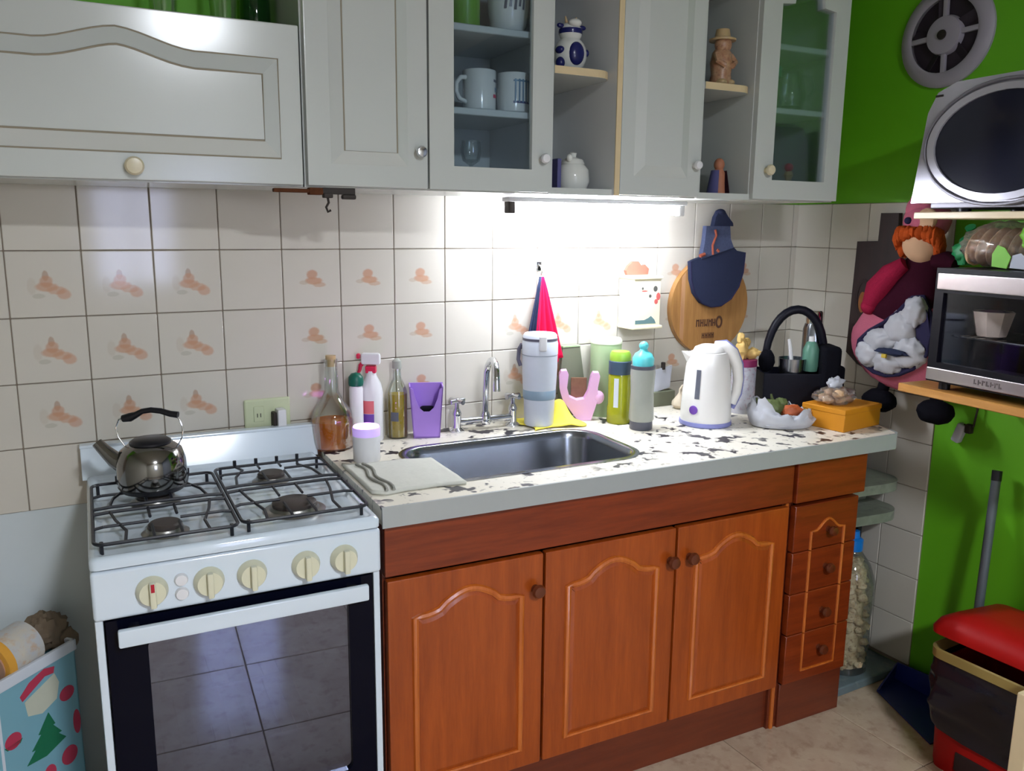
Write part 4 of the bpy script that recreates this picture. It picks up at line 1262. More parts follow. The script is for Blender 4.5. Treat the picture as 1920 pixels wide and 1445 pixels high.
t = thing('shaker', 'tall grey frosted shaker with white clip, standing on the yellow cloth', 'bottle', (1.305, -0.050, ZC + 0.006), SA)
MB().lathe([(0, 0), (0.040, 0), (0.043, 0.004), (0.045, 0.07), (0.046, 0.085), (0.049, 0.125), (0.051, 0.170), (0.051, 0.205), (0.046, 0.208), (0, 0.208)], 36).build('body', M['tumbler'], t)
MB().lathe([(0.0455, 0.078), (0.0475, 0.080), (0.0485, 0.104), (0.0470, 0.106)], 36).build('band', M['tumbler_band'], t)
MB().lathe([(0.046, 0.206), (0.052, 0.208), (0.052, 0.240), (0.049, 0.250), (0.049, 0.262), (0.044, 0.268), (0, 0.268)], 36).build('lid', M['tumbler'], t)
MB().lathe([(0.0495, 0.248), (0.0505, 0.248), (0.0505, 0.255), (0.0495, 0.255)], 36).build('lid_ring', M['tumbler_dark'], t)
MB().rbox(-0.004, 0.018, -0.060, -0.048, 0.222, 0.266, 0.005, 3).build('clip', M['white_plastic'], t)
MB().tube([(-0.052, 0, 0.235), (-0.060, 0.004, 0.220), (-0.062, 0.004, 0.190), (-0.055, 0, 0.172)], 0.006, 8).build('side_strap', M['tumbler_dark'], t)

t = thing('yellow_cloth', 'crumpled yellow dish cloth under the grey shaker', 'cloth', (0, 0, ZC))


def ycl(i, j):
    x = 1.264 + 0.165 * i + 0.012 * math.sin(6 * j)
    y = -0.104 + 0.135 * j + 0.012 * math.sin(5 * i)
    z = 0.003 + 0.003 * noise.noise(Vector((x * 30, y * 30, 1)))
    pk = math.exp(-((x - 1.382) / 0.030) ** 2 - ((y + 0.026) / 0.05) ** 2)
    z += 0.062 * pk * (1 + 0.3 * noise.noise(Vector((x * 40, y * 40, 4))))
    return (x, y, max(0.002, z))


o = MB().grid(ycl, 30, 22).build('sheet', M['yellow_cloth'], t, 80)
sm = o.modifiers.new('thick', 'SOLIDIFY')
sm.thickness = 0.003
sm.offset = 1

t = thing('olive_board', 'grey olive upright board behind the pink holder', 'board', (1.467, 0.036, ZC), TH)
MB().prism([(-0.046, 0), (0.040, 0), (0.042, 0.10), (0.022, 0.215), (-0.040, 0.215), (-0.048, 0.10)], -0.006, 0.006).build('board', M['olive'], t)
MB().box(-0.041, 0.023, -0.0075, 0.0072, 0.2145, 0.219).build('top_edge', M['sage'], t)
t = thing('sponge_caddy', 'pink plastic two-horned sponge caddy beside the yellow cloth', 'holder', (1.462, -0.022, ZC), SA)
hp = [(-0.060, 0.150), (-0.044, 0.152), (-0.038, 0.140), (-0.042, 0.100), (-0.034, 0.072), (-0.012, 0.062), (0.010, 0.066), (0.022, 0.090), (0.030, 0.135), (0.036, 0.146), (0.052, 0.146), (0.056, 0.136), (0.050, 0.100), (0.052, 0.070), (0.044, 0.040), (0.032, 0.002), (0.0, 0.0), (-0.012, 0.006), (-0.030, 0.030), (-0.054, 0.062), (-0.064, 0.095), (-0.066, 0.140)]
MB().prism(hp, -0.022, 0.016).build('body', M['pink'], t)
MB().blob((0.052, -0.010, 0.070), (0.019, 0.014, 0.021)).build('knob', M['pink'], t)
MB().rbox(-0.028, 0.020, 0.017, 0.022, 0.05, 0.125, 0.002).build('bristles', M['brown_bristle'], t)
t = thing('canister', 'tall sage green metal canister between the caddy and lime bottle', 'canister', (1.568, 0.006, ZC))
MB().lathe([(0, 0), (0.046, 0), (0.048, 0.003), (0.048, 0.224), (0, 0.224)], 36).build('body', M['sage'], t)
MB().lathe([(0, 0.224), (0.049, 0.224), (0.049, 0.232), (0.044, 0.240), (0, 0.242)], 36).build('lid', M['sage_pale'], t)
t = thing('sport_bottle', 'lime yellow drinking bottle with navy collar', 'bottle', (1.546, -0.105, ZC))
MB().lathe([(0, 0), (0.033, 0), (0.036, 0.004), (0.035, 0.05), (0.033, 0.055), (0.0335, 0.142), (0.030, 0.150), (0, 0.150)], 30).build('body', M['lime'], t)
MB().lathe([(0, 0.148), (0.0335, 0.148), (0.0335, 0.186), (0.031, 0.188), (0, 0.188)], 30).build('collar', M['navy_grey'], t)
MB().lathe([(0, 0.187), (0.0315, 0.187), (0.031, 0.206), (0.026, 0.215), (0, 0.218)], 30).build('cap', M['lime_cap'], t)
MB().grid(lambda i, j: (0.0345 * math.cos(math.radians(-152 + 24 * i)), 0.0345 * math.sin(math.radians(-152 + 24 * i)), 0.05 + 0.088 * j), 5, 4).build('clear_strip', M['tumbler'], t)
t = thing('sport_bottle', 'smoky grey drinking bottle with turquoise spout cap', 'bottle', (1.560, -0.200, ZC))
MB().lathe([(0, 0), (0.031, 0), (0.033, 0.003), (0.033, 0.026), (0, 0.026)], 30).build('base', M['smoke_dark'], t)
MB().lathe([(0, 0.025), (0.033, 0.025), (0.036, 0.03), (0.034, 0.09), (0.033, 0.11), (0.036, 0.165), (0.034, 0.18), (0, 0.180)], 30).build('body', M['smoke'], t)
MB().lathe([(0, 0.176), (0.0345, 0.176), (0.035, 0.186), (0, 0.188)], 30).build('collar', M['smoke_dark'], t)
MB().lathe([(0, 0.186), (0.030, 0.186), (0.031, 0.206), (0.024, 0.220), (0.012, 0.228), (0.010, 0.234), (0, 0.234)], 28).build('cap', M['turq'], t)
MB().blob((0, 0, 0.242), (0.0135, 0.0135, 0.013)).build('spout', M['turq'], t)

t = thing('note_card', 'lilac grey card leaning on the tiles left of the white kettle', 'card', (1.806, 0.060, ZC), TH)
MB().prism([(-0.052, 0.044), (0.030, 0.060), (0.036, 0.132), (-0.045, 0.120)], -0.030, -0.026).build('card', M['card_grey'], t)
MB().rbox(-0.05, 0.05, -0.036, -0.002, 0.0, 0.05, 0.004).build('stand', M['olive'], t)
MB().rbox(-0.006, 0.006, -0.034, -0.022, 0.120, 0.145, 0.003).build('clip', M['dark_iron'], t)
for q, (gx, gy, gr) in enumerate(((1.834, -0.026, 0.026), (1.872, 0.006, 0.024))):
    t = thing('garlic_bulb', ('pale garlic bulb in front of the lilac grey card', 'pale garlic bulb behind the white kettle')[q], 'garlic', (gx, gy, ZC), 0.6 * q, 'garlic bulbs beside the white kettle')
    MB().lathe([(0, 0), (gr * 0.5, 0.001), (gr * 0.98, gr * 0.5), (gr * 0.92, gr * 0.95), (gr * 0.4, gr * 1.6), (gr * 0.16, gr * 2.0), (gr * 0.12, gr * 2.5), (0, gr * 2.55)], 18).build('bulb', M['garlic'], t)
    MB().tube([(0, 0, gr * 2.4), (0.006, -0.004, gr * 2.9), (0.018, -0.006, gr * 3.1)], [0.004, 0.003, 0.002], 6).build('stem', M['garlic'], t)

# electric kettle
t = thing('electric_kettle', 'white and periwinkle electric jug kettle on the worktop', 'kettle', (1.775, -0.225, ZC), SA)
MB().lathe([(0, 0), (0.074, 0), (0.077, 0.004), (0.076, 0.014), (0, 0.014)], 40).build('base', M['kettle_blue'], t)
MB().lathe([(0, 0.0135), (0.074, 0.0135), (0.0745, 0.03), (0.070, 0.10), (0.064, 0.17), (0.058, 0.205), (0.052, 0.216), (0, 0.222)], 40).build('body', M['kettle_white'], t)
MB().lathe([(0, 0.219), (0.046, 0.218), (0.040, 0.230), (0.022, 0.238), (0, 0.240)], 36).build('lid', M['kettle_white'], t)
MB().add([(-0.040, -0.026, 0.19), (-0.040, 0.026, 0.19), (-0.080, 0.0, 0.218), (-0.044, -0.026, 0.214), (-0.044, 0.026, 0.214), (-0.056, 0, 0.172)],
         [(0, 5, 2, 3), (1, 4, 2, 5), (3, 2, 4), (0, 3, 4, 1), (0, 1, 5)]).build('spout', M['kettle_white'], t)
MB().tube([(0.018, 0, 0.234), (0.044, 0, 0.232), (0.070, 0, 0.212), (0.086, 0, 0.176), (0.092, 0, 0.135), (0.088, 0, 0.095), (0.076, 0, 0.062)],
          [0.014, 0.018, 0.018, 0.016, 0.0145, 0.014, 0.013], 14).build('handle', M['kettle_white'], t)
MB().tube([(0.020, 0.006, 0.238), (0.050, 0.008, 0.239), (0.078, 0.009, 0.217), (0.096, 0.009, 0.178), (0.102, 0.009, 0.135), (0.098, 0.009, 0.090), (0.080, 0.009, 0.046)],
          [0.010, 0.013, 0.013, 0.012, 0.010, 0.010, 0.008], 12).build('handle_back', M['kettle_blue'], t)


def kring(i, j):
    a = math.radians(-131 + 12 * i)
    z = 0.085 + 0.085 * j
    r = 0.0715 - 0.006 * (z - 0.09) / 0.08
    return (r * math.cos(a), r * math.sin(a), z)


MB().grid(kring, 5, 6).build('gauge', M['gauge'], t)
MB(Matrix.Translation((-0.0478, -0.0545, 0.052)) @ Matrix.Rotation(math.radians(-41), 4, 'Z') @ Matrix.Rotation(PI / 2, 4, 'X')).lathe([(0, 0.0), (0.013, 0.0), (0.013, 0.003), (0, 0.004)], 20).build('badge', M['label_violet'], t)

# printed can with ginger on top
t = thing('printed_can', 'printed white can with magenta lid behind the electric kettle', 'can', (1.985, -0.148, ZC))
MB().lathe([(0, 0), (0.037, 0), (0.038, 0.002), (0.038, 0.150), (0, 0.150)], 32).build('body', M['jar_print'], t)
MB().lathe([(0, 0.149), (0.0395, 0.149), (0.0395, 0.170), (0, 0.171)], 32).build('lid', M['magenta'], t)
for q, (dx, dy, dz, rx, ry, rz, a) in enumerate(((-0.012, 0.0, 0.028, 0.020, 0.018, 0.030, 0.3), (0.022, -0.006, 0.016, 0.026, 0.016, 0.016, -0.5), (-0.016, 0.004, 0.062, 0.013, 0.012, 0.020, 0.2), (0.012, 0.010, 0.048, 0.018, 0.012, 0.014, 0.6))):
    lab = ('largest ginger lump on the magenta lid', 'flat ginger lump overhanging the magenta lid toward the mate bag', 'topmost pointed ginger lump on the can', 'small ginger lump behind the topmost one')[q]
    t = thing('ginger_root', lab, 'ginger', (1.985 + dx, -0.148 + dy, ZC + 0.171 + dz), a, 'ginger roots on the can')
    MB().blob((0, 0, 0), (rx, ry, rz), 0.35, 1.6, q + 3).build('root', M['ginger'], t)
    MB().blob((rx * 0.8, 0, rz * 0.3), (rx * 0.35, ry * 0.4, rz * 0.35), 0.2, 2, q).build('nub', M['ginger'], t)

# mate bag
t = thing('mate_bag', 'black carrier basket with arched padded handle in the corner', 'bag', (2.160, -0.185, ZC), SA)
BW, BD = 0.115, 0.070
b = MB()
b.rbox(-BW, BW, -BD, -BD + 0.005, 0, 0.128, 0.002).rbox(-BW, BW, BD - 0.005, BD, 0, 0.128, 0.002).rbox(-BW, -BW + 0.005, -BD, BD, 0, 0.128, 0.002).rbox(BW - 0.005, BW, -BD, BD, 0, 0.128, 0.002).box(-BW, BW, -BD, BD, 0, 0.006)
b.build('basket', M['black_leather'], t)
hpts = []
for i in range(17):
    a = PI * i / 16
    hpts.append((-0.095 * math.cos(a) + 0.0, 0, 0.128 + 0.195 * math.sin(a) ** 0.8))
MB().tube(hpts, [0.011 + 0.003 * math.sin(PI * i / 16) for i in range(17)], 10).build('handle', M['black_leather'], t)
MB().blob((-0.092, -0.01, 0.160), (0.026, 0.022, 0.036), 0.1, 3, 2).build('handle_pad', M['black_cloth'], t)
MB().rbox(0.062, 0.122, -BD - 0.012, 0.02, 0.02, 0.215, 0.014, 3).build('side_pocket', M['black_cloth'], t)
MB().rbox(0.122, 0.146, -0.055, 0.02, 0.03, 0.15, 0.010, 3).build('outer_pouch', M['black_cloth'], t)
mtx = Matrix.Rotation(SA, 4, 'Z')


def inbag(x, y, z):
    p = mtx @ Vector((x, y, z))
    return (2.160 + p.x, -0.185 + p.y, ZC + z)


t = thing('steel_thermos', 'brushed steel thermos standing in the black carrier basket', 'thermos', inbag(0.070, 0.045, 0.006))
MB().lathe([(0, 0), (0.032, 0), (0.033, 0.003), (0.033, 0.25), (0.028, 0.268), (0, 0.268)], 28).build('body', M['steel'], t)
MB().lathe([(0, 0.267), (0.026, 0.267), (0.026, 0.305), (0.022, 0.31), (0, 0.311)], 24).build('cap', M['chrome'], t)
t = thing('steel_cup', 'steel cup in the black carrier basket with a white spoon', 'cup', inbag(-0.012, -0.018, 0.006))
MB().lathe([(0, 0.06), (0.038, 0.06), (0.044, 0.165), (0.042, 0.165), (0.036, 0.07), (0, 0.068)], 28).build('body', M['steel'], t)
MB().lathe([(0, 0), (0.036, 0), (0.038, 0.06), (0, 0.06)], 20).build('sleeve', M['black_leather'], t)
t = thing('white_spoon', 'white spoon handle rising out of the steel cup', 'spoon', inbag(-0.006, -0.018, 0.080))
MB().tube([(0, 0, 0), (-0.004, 0.004, 0.06), (-0.013, 0.008, 0.120), (-0.019, 0.010, 0.150)], [0.008, 0.006, 0.006, 0.005], 8).build('handle', M['white_plastic'], t)
MB().blob((0.001, 0, -0.004), (0.012, 0.006, 0.016)).build('bowl', M['white_plastic'], t)
t = thing('teal_flask', 'small sage teal flask hanging inside the arch of the basket handle', 'flask', inbag(0.040, -0.030, 0.130))
MB().lathe([(0, 0), (0.022, 0.002), (0.025, 0.02), (0.025, 0.07), (0.016, 0.092), (0.010, 0.096), (0, 0.096)], 24).build('body', M['teal_cup'], t)
MB().cyl((0, 0, 0.094), (0, 0, 0.112), 0.009, 14).build('neck', M['white_plastic'], t)

# bag of vegetables
t = thing('vegetable_bag', 'white plastic bag of vegetables in front of the black basket', 'bag', (1.960, -0.345, ZC), SA)


def vbag(i, j):
    a = 2 * PI * i
    ca, sa = math.cos(a), math.sin(a)
    n1 = noise.noise(Vector((2.2 * ca, 2.2 * sa, 2.0 * j + 3)))
    n2 = noise.noise(Vector((7 * ca, 7 * sa, 5 * j)))
    rr = 1.0 + 0.16 * math.sin(PI * min(1, j * 1.1)) + 0.16 * n1 * j + 0.10 * n2 * j + 0.10 * max(0, j - 0.75)
    top = 0.050 + 0.030 * n1 + 0.016 * n2 + 0.026 * max(0, -ca)
    return (0.086 * rr * ca, 0.056 * rr * sa, 0.003 + top * j)


MB().grid(vbag, 60, 12, True).build('bag', M['white_bag'], t, 60)
MB().blob((0, 0, 0.012), (0.088, 0.062, 0.010), 0.1, 3, 2, flat=0.002).build('base_fold', M['white_bag'], t)
for q, (x, y, z, r, mm, nm, lab) in enumerate(((-0.030, 0.0, 0.044, (0.034, 0.022, 0.026), 'veg_green', 'green_vegetable', 'green vegetable poking out of the white bag'),
                                               (0.028, -0.004, 0.036, (0.034, 0.018, 0.020), 'veg_red', 'carrot', 'orange carrot end in the white bag'),
                                               (0.002, 0.018, 0.052, (0.022, 0.020, 0.020), 'veg_green', 'green_vegetable', 'smaller green vegetable at the back of the white bag'))):
    p = mtx @ Vector((x, y, z))
    v = thing(nm, lab, 'vegetable', (1.960 + p.x, -0.345 + p.y, ZC + z + 0.008), SA)
    MB().blob((0, 0, 0), r, 0.25, 2.2, q + 11).build('flesh', M[mm], v)
    if nm == 'green_vegetable':
        MB().tube([(-r[0] * 0.8, 0, 0.006), (-r[0] * 1.25, 0, 0.018), (-r[0] * 1.35, 0.004, 0.032)], [0.006, 0.005, 0.003], 6).build('stem', M['veg_green'], v)
    else:
        MB().cyl((r[0] * 0.8, 0, 0.0), (r[0] * 1.2, 0, 0.004), 0.007, 8).build('stem', M['veg_green'], v)

# mustard box with bag of nuts
t = thing('mustard_box', 'mustard yellow card box near the worktop end', 'box', (2.140, -0.405, ZC), 0.16)
MB().rbox(-0.092, 0.092, -0.070, 0.070, 0.0, 0.060, 0.002, 1).build('tray', M['mustard'], t)
MB().rbox(-0.094, 0.094, -0.072, 0.072, 0.050, 0.066, 0.002, 1).build('lid', M['mustard'], t)
t = thing('bread_roll_bag', 'clear bag of brown biscuits on top of the mustard box', 'bag', (2.118, -0.395, ZC + 0.066), 0.1)
random.seed(3)
for q in range(11):
    a = q * 2.4
    rr = 0.042 * math.sqrt((q % 8) / 8.0)
    MB(Matrix.Translation((rr * math.cos(a) * 1.2, rr * math.sin(a) * 0.8, 0.013 + 0.019 * (q > 6)))).blob((0, 0, 0), (0.019, 0.016, 0.012), 0.2, 2, q).build('biscuit', M['bread'], t)
MB().blob((0, 0, 0.022), (0.072, 0.052, 0.026), 0.28, 2.4, 5, 28, 16, flat=0.0).build('clear_wrap', M['film'], t, 60)
MB().blob((0.014, 0.012, 0.056), (0.030, 0.018, 0.018), 0.4, 2, 8).build('twisted_top', M['white_bag'], t, 60)

# grey cloth by the sink
t = thing('dish_cloth', 'pale grey folded cloth by the sink with a striped end', 'cloth', (0, 0, ZC))


def cl(i, j):
    x = 0.672 + (0.215) * i
    y = -0.478 + (0.238 - 0.02 * i) * j + 0.01 * math.sin(3 * i)
    if i < 0.12:
        y += 0.02 * (0.12 - i) / 0.12
    z = 0.008 + 0.002 * noise.noise(Vector((x * 25, y * 25, 3)))
    return (x, y, z)


o = MB().grid(cl, 24, 20).build('cloth', M['grey_cloth'], t, 80)
sm = o.modifiers.new('thick', 'SOLIDIFY')
sm.thickness = 0.007
sm.offset = -1
for x in (0.702, 0.718):
    MB().tube([(x + 0.006 * math.sin(q), -0.472 + 0.0222 * q, 0.0105) for q in range(11)], [0.0035] * 11, 6).build('stripe', M['grey_stripe'], t)

# ================================================================== THINGS ON THE BACK WALL
def on_back(u, z, d=0.0):
    return (u + d * math.sin(TH), wy(u) - d, z)


# socket with plug
t = thing('wall_socket', 'pale green socket plate on the tiles behind the stove', 'socket', on_back(0.545, 0.957, 0.006), TH)
MB().rbox(-0.058, 0.058, -0.010, 0.0, -0.038, 0.038, 0.005, 3).build('plate', M['outlet'], t)
MB().rbox(-0.036, -0.010, -0.013, -0.009, -0.020, 0.020, 0.002).build('insert', M['outlet'], t)
MB().box(-0.028, -0.026, -0.0136, -0.0128, -0.008, 0.002).box(-0.020, -0.018, -0.0136, -0.0128, -0.008, 0.002).build('slots', M['dark_iron'], t)
t = thing('charger_plug', 'white charger plug with lead in the pale green socket', 'plug', on_back(0.566, 0.950, 0.017), TH)
MB().rbox(-0.004, 0.018, -0.034, 0.0, -0.026, 0.020, 0.004, 2).build('body', M['white_plastic'], t)
MB().rbox(-0.014, -0.0045, -0.026, 0.0, -0.030, 0.012, 0.003).build('dark_side', M['dark_iron'], t)
MB().tube([(0.008, -0.030, -0.024), (0.012, -0.038, -0.045), (0.020, -0.045, -0.062), (0.030, -0.05, -0.085)], 0.0018, 6).build('lead', M['white_plastic'], t)

# crimson cloth on a hook
t = thing('wall_hook', 'small chrome hook on the tiles above the crimson cloth', 'hook', on_back(1.352, 1.318, 0.006), TH)
MB().rbox(-0.009, 0.009, -0.004, 0.0, -0.014, 0.014, 0.002).build('plate', M['chrome'], t)
MB().tube([(0, -0.004, 0.004), (0, -0.016, 0.0), (0, -0.022, -0.012), (0, -0.017, -0.024), (0, -0.011, -0.018)], 0.003, 8).build('hook', M['knob_chrome'], t)
t = thing('hanging_cloth', 'crimson cloth hanging in a cone from the chrome hook', 'cloth', on_back(1.352, 1.300, 0.020), TH)


def hc(i, j, x0, x1, xb0, xb1, zb, seed):
    s = j
    xa, xb = x0 + (xb0 - x0) * s, x1 + (xb1 - x1) * s
    x = xa + (xb - xa) * i
    y = -0.006 - 0.024 * s * abs(math.sin(3.2 * i * PI + seed)) - 0.004
    z = -0.012 + (zb + 0.05 * (i - 0.5) * (-1 if seed else 1)) * s
    return (x, y, z)


o = MB().grid(lambda i, j: hc(i, j, -0.003, 0.006, -0.045, 0.068, -0.268 + 0.03 * (i > 2), 0), 26, 24).build('red_sheet', M['red_cloth'], t, 70)
sm = o.modifiers.new('thick', 'SOLIDIFY')
sm.thickness = 0.004
o = MB().grid(lambda i, j: hc(i, j, -0.008, -0.002, -0.076, -0.034, -0.280, 1), 10, 20).build('navy_sheet', M['navy'], t, 70)
sm = o.modifiers.new('thick', 'SOLIDIFY')
sm.thickness = 0.004

# painted salt box
t = thing('salt_box', 'cream painted wall box with salmon roof, left of the round board', 'box', on_back(1.703, 1.128, 0.007), TH)
MB().rbox(-0.052, 0.052, -0.075, 0.0, 0.0, 0.150, 0.003).build('body', M['salt'], t)
MB().rbox(-0.058, 0.058, -0.082, 0.0, -0.006, 0.004, 0.003).build('base', M['salt'], t)
MB().rbox(-0.056, 0.056, -0.080, 0.0, 0.148, 0.158, 0.003).build('lid', M['salt'], t)
MB().prism([(-0.034, 0.158), (0.046, 0.158), (0.050, 0.176), (0.034, 0.190), (0.022, 0.184), (0.008, 0.200), (-0.014, 0.200), (-0.032, 0.186), (-0.040, 0.172)], -0.014, -0.002).build('scalloped_back', M['salt_pink'], t)
d = MB()
for (x, z, rx, rz) in ((0.030, 0.118, 0.008, 0.009), (0.010, 0.096, 0.005, 0.005), (-0.02, 0.12, 0.004, 0.004)):
    d.prism(ellipse(x, z, rx, rz, 14), -0.0756, -0.075)
d.build('dark_flower', M['paint_dark'], t)
MB().prism(ellipse(0.042, 0.094, 0.008, 0.012, 14), -0.0756, -0.075).prism(ellipse(0.034, 0.078, 0.007, 0.008, 14), -0.0756, -0.075).prism(ellipse(-0.012, 0.112, 0.012, 0.002, 10), -0.0756, -0.075).build('red_flower', M['paint_red'], t)
MB().prism([(-0.045, 0.010), (0.036, 0.010), (0.030, 0.022), (0.016, 0.034), (0.006, 0.028), (-0.01, 0.022), (-0.045, 0.022)], -0.0756, -0.075).build('teal_landscape', M['paint_teal'], t)

# round board with navy apron-shaped cloth
t = thing('round_board', 'round wooden board with dark burnt marks hanging on the tiles', 'chopping board', on_back(2.012, 1.178, 0.008), TH)
ol = ellipse(0.0, 0.0, 0.168, 0.160, 48)
MB().prism(ol, -0.020, 0.0).build('disc', M['board_wood'], t)
MB().prism([(-0.128, -0.098), (-0.112, -0.112), (-0.112, 0.112), (-0.128, 0.098)], -0.0208, -0.0002).build('inlay_strip', M['board_strip'], t)
MB().rbox(-0.028, 0.028, -0.020, 0.0, 0.145, 0.262, 0.008).build('grip', M['board_wood'], t)
mk = MB()
for q, x in enumerate((-0.052, -0.034, -0.016, 0.002, 0.018)):
    mk.box(x - 0.007, x - 0.003, -0.0212, -0.0198, -0.068, -0.044)
    mk.box(x + 0.003, x + 0.007, -0.0212, -0.0198, -0.068, -0.044)
    mk.box(x - 0.003, x + 0.003, -0.0212, -0.0198, (-0.050, -0.058, -0.066, -0.054, -0.060)[q], (-0.045, -0.053, -0.061, -0.049, -0.055)[q])
mk.ring_prism(ellipse(0.042, -0.056, 0.015, 0.021, 22), ellipse(0.042, -0.056, 0.008, 0.013, 22), -0.0212, -0.0198)
for q, x in enumerate((-0.026, -0.012, 0.002, 0.016)):
    mk.box(x - 0.005, x - 0.002, -0.0212, -0.0198, -0.108, -0.090).box(x + 0.002, x + 0.005, -0.0212, -0.0198, -0.108, -0.090)
    mk.box(x - 0.002, x + 0.002, -0.0212, -0.0198, -0.100, -0.096)
mk.build('burnt_mark', M['burn'], t)
t = thing('apron_cloth', 'navy apron-shaped pot cloth with checked bib over the round board', 'pot cloth', on_back(2.020, 1.178, 0.030), TH)
ap = [(-0.118, 0.148), (-0.112, 0.090), (-0.095, 0.045), (-0.062, 0.012), (-0.022, -0.002), (0.022, 0.0), (0.066, 0.022), (0.098, 0.062), (0.114, 0.110), (0.118, 0.176), (0.080, 0.182), (0.062, 0.196), (0.05, 0.19), (-0.08, 0.16), (-0.10, 0.155)]
MB().prism(ap, -0.016, 0.0).build('skirt', M['navy'], t)
MB().tube([(p[0], -0.0165, p[1]) for p in ap[:10]], 0.0022, 6).build('seam', M['doll_trim'], t)
MB().prism([(-0.076, 0.156), (0.062, 0.192), (0.046, 0.22), (0.040, 0.262), (-0.062, 0.262), (-0.066, 0.21)], -0.020, -0.002).build('bib', M['navy_check'], t)
MB().tube([(-0.03, -0.0215, 0.17), (-0.034, -0.0215, 0.20), (-0.02, -0.0215, 0.232), (-0.026, -0.0215, 0.25)], 0.004, 6).tube([(-0.085, -0.0215, 0.166), (-0.066, -0.0215, 0.172)], 0.006, 6).tube([(-0.014, -0.0215, 0.186), (-0.006, -0.0215, 0.180)], 0.005, 6).build('embroidery', M['rust_thread'], t)
MB().prism([(-0.032, 0.262), (0.052, 0.262), (0.050, 0.272), (0.028, 0.292), (0.010, 0.312), (-0.012, 0.312), (-0.026, 0.290)], -0.022, -0.004).blob((0.0, -0.014, 0.305), (0.020, 0.012, 0.012)).build('knotted_top', M['navy'], t)

# ================================================================== THINGS ON THE RIGHT WALL
def on_right(v, z, d=0.0):
    """world point on the right wall at wall-frame y = v, standing d out of it"""
    return wf(X1 - d, v, z)


RR = TH - PI / 2                 # local +x runs towards the viewer along the wall, local -y out of it

t = thing('dark_board', 'dark stained paddle board hanging in the tiled corner', 'chopping board', on_right(-0.262, 1.0, 0.007), RR)
bp = [(-0.108, 0.03), (-0.06, -0.005), (0.02, -0.03), (0.085, -0.045), (0.098, 0.0), (0.098, 0.395), (0.048, 0.398), (0.044, 0.485), (-0.020, 0.485), (-0.022, 0.398), (-0.100, 0.395)]
bp = [(p[0] + 0.115, p[1]) for p in bp]
MB().prism(bp, -0.018, 0.0).build('board', M['dark_board'], t)
MB().ring_prism(ellipse(0.055, 0.215, 0.030, 0.062, 26), ellipse(0.055, 0.215, 0.020, 0.048, 26), -0.020, -0.018).ring_prism(ellipse(0.150, 0.225, 0.036, 0.055, 26), ellipse(0.150, 0.225, 0.026, 0.044, 26), -0.020, -0.018).build('carved_ring', M['carve_dark'], t)
MB().prism(ellipse(0.055, 0.200, 0.014, 0.034, 20), -0.0205, -0.018).build('amber_inlay', M['carve_amber'], t)
MB().box(0.022, 0.195, -0.0195, -0.018, 0.12, 0.128).build('carved_line', M['carve_dark'], t)

# doll that keeps carrier bags
t = thing('bag_keeper_doll', 'cloth doll with orange hair and pink skirt stuffed with carrier bags', 'doll', on_right(-0.407, 0.90, 0.004), RR)
D = -0.095
MB().blob((0.135, D - 0.006, 0.195), (0.185, 0.060, 0.140), 0.04, 2, 1, 34, 22).build('skirt', M['doll_pink'], t)
flat = Matrix.Translation((0, D, 0)) @ Matrix.Diagonal((1, 0.5, 1, 1))
MB(flat).tube([(0.182, 0, 0.490), (0.178, 0, 0.455), (0.160, 0, 0.410), (0.142, 0, 0.350), (0.128, 0, 0.300), (0.118, 0, 0.262)], [0.040, 0.050, 0.068, 0.094, 0.122, 0.128], 24).build('dress', M['doll_maroon'], t)
hole = [(0.010, 0.195), (0.004, 0.155), (0.030, 0.125), (0.075, 0.104), (0.120, 0.100), (0.165, 0.110), (0.210, 0.135), (0.245, 0.180), (0.250, 0.240), (0.235, 0.300), (0.200, 0.345), (0.170, 0.340), (0.140, 0.295), (0.100, 0.260), (0.050, 0.230)]


def front(x, z, d=0.0):
    a = 1 - ((x - 0.135) / 0.185) ** 2 - ((z - 0.195) / 0.175) ** 2
    return D - 0.006 - 0.062 * math.sqrt(max(0.03, a)) - d


MB().prism(hole, -0.002, 0.002).build('lining', M['doll_trim'], t).location = (0, D - 0.058, 0)
hs = []
for (p0, p1) in zip(hole, hole[1:] + hole[:1]):
    hs += [p0, ((p0[0] + p1[0]) / 2, (p0[1] + p1[1]) / 2)]
MB().tube([(p[0], front(p[0], p[1], 0.003), p[1]) for p in hs], 0.0055, 8, True).build('opening_trim', M['doll_trim'], t)
for q, (x, z, rx, rz, s) in enumerate(((0.055, 0.158, 0.048, 0.040, 1), (0.120, 0.142, 0.055, 0.038, 2), (0.095, 0.205, 0.062, 0.040, 3), (0.190, 0.180, 0.052, 0.050, 4), (0.155, 0.250, 0.052, 0.050, 5), (0.195, 0.300, 0.038, 0.044, 6))):
    MB().blob((x, D - 0.056, z), (rx, 0.026, rz), 0.20, 2.2, s, 34, 24).build('stuffed_bag', M['white_bag'], t, 75)
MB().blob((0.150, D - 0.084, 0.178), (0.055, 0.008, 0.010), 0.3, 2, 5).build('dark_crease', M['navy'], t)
MB().rbox(0.122, 0.138, D - 0.094, D - 0.086, 0.158, 0.170, 0.002).build('yellow_mark', M['yellow_mark'], t)
MB().tube([(0.128, D - 0.03, 0.435), (0.090, D - 0.04, 0.405), (0.054, D - 0.045, 0.358), (0.030, D - 0.045, 0.305)], [0.022, 0.032, 0.037, 0.024], 16).blob((0.030, D - 0.045, 0.302), (0.026, 0.026, 0.026)).build('left_arm', M['doll_red'], t)
MB().tube([(0.215, D - 0.02, 0.445), (0.250, D - 0.02, 0.450), (0.280, D - 0.02, 0.440)], [0.022, 0.026, 0.020], 14).build('right_arm', M['doll_maroon'], t)
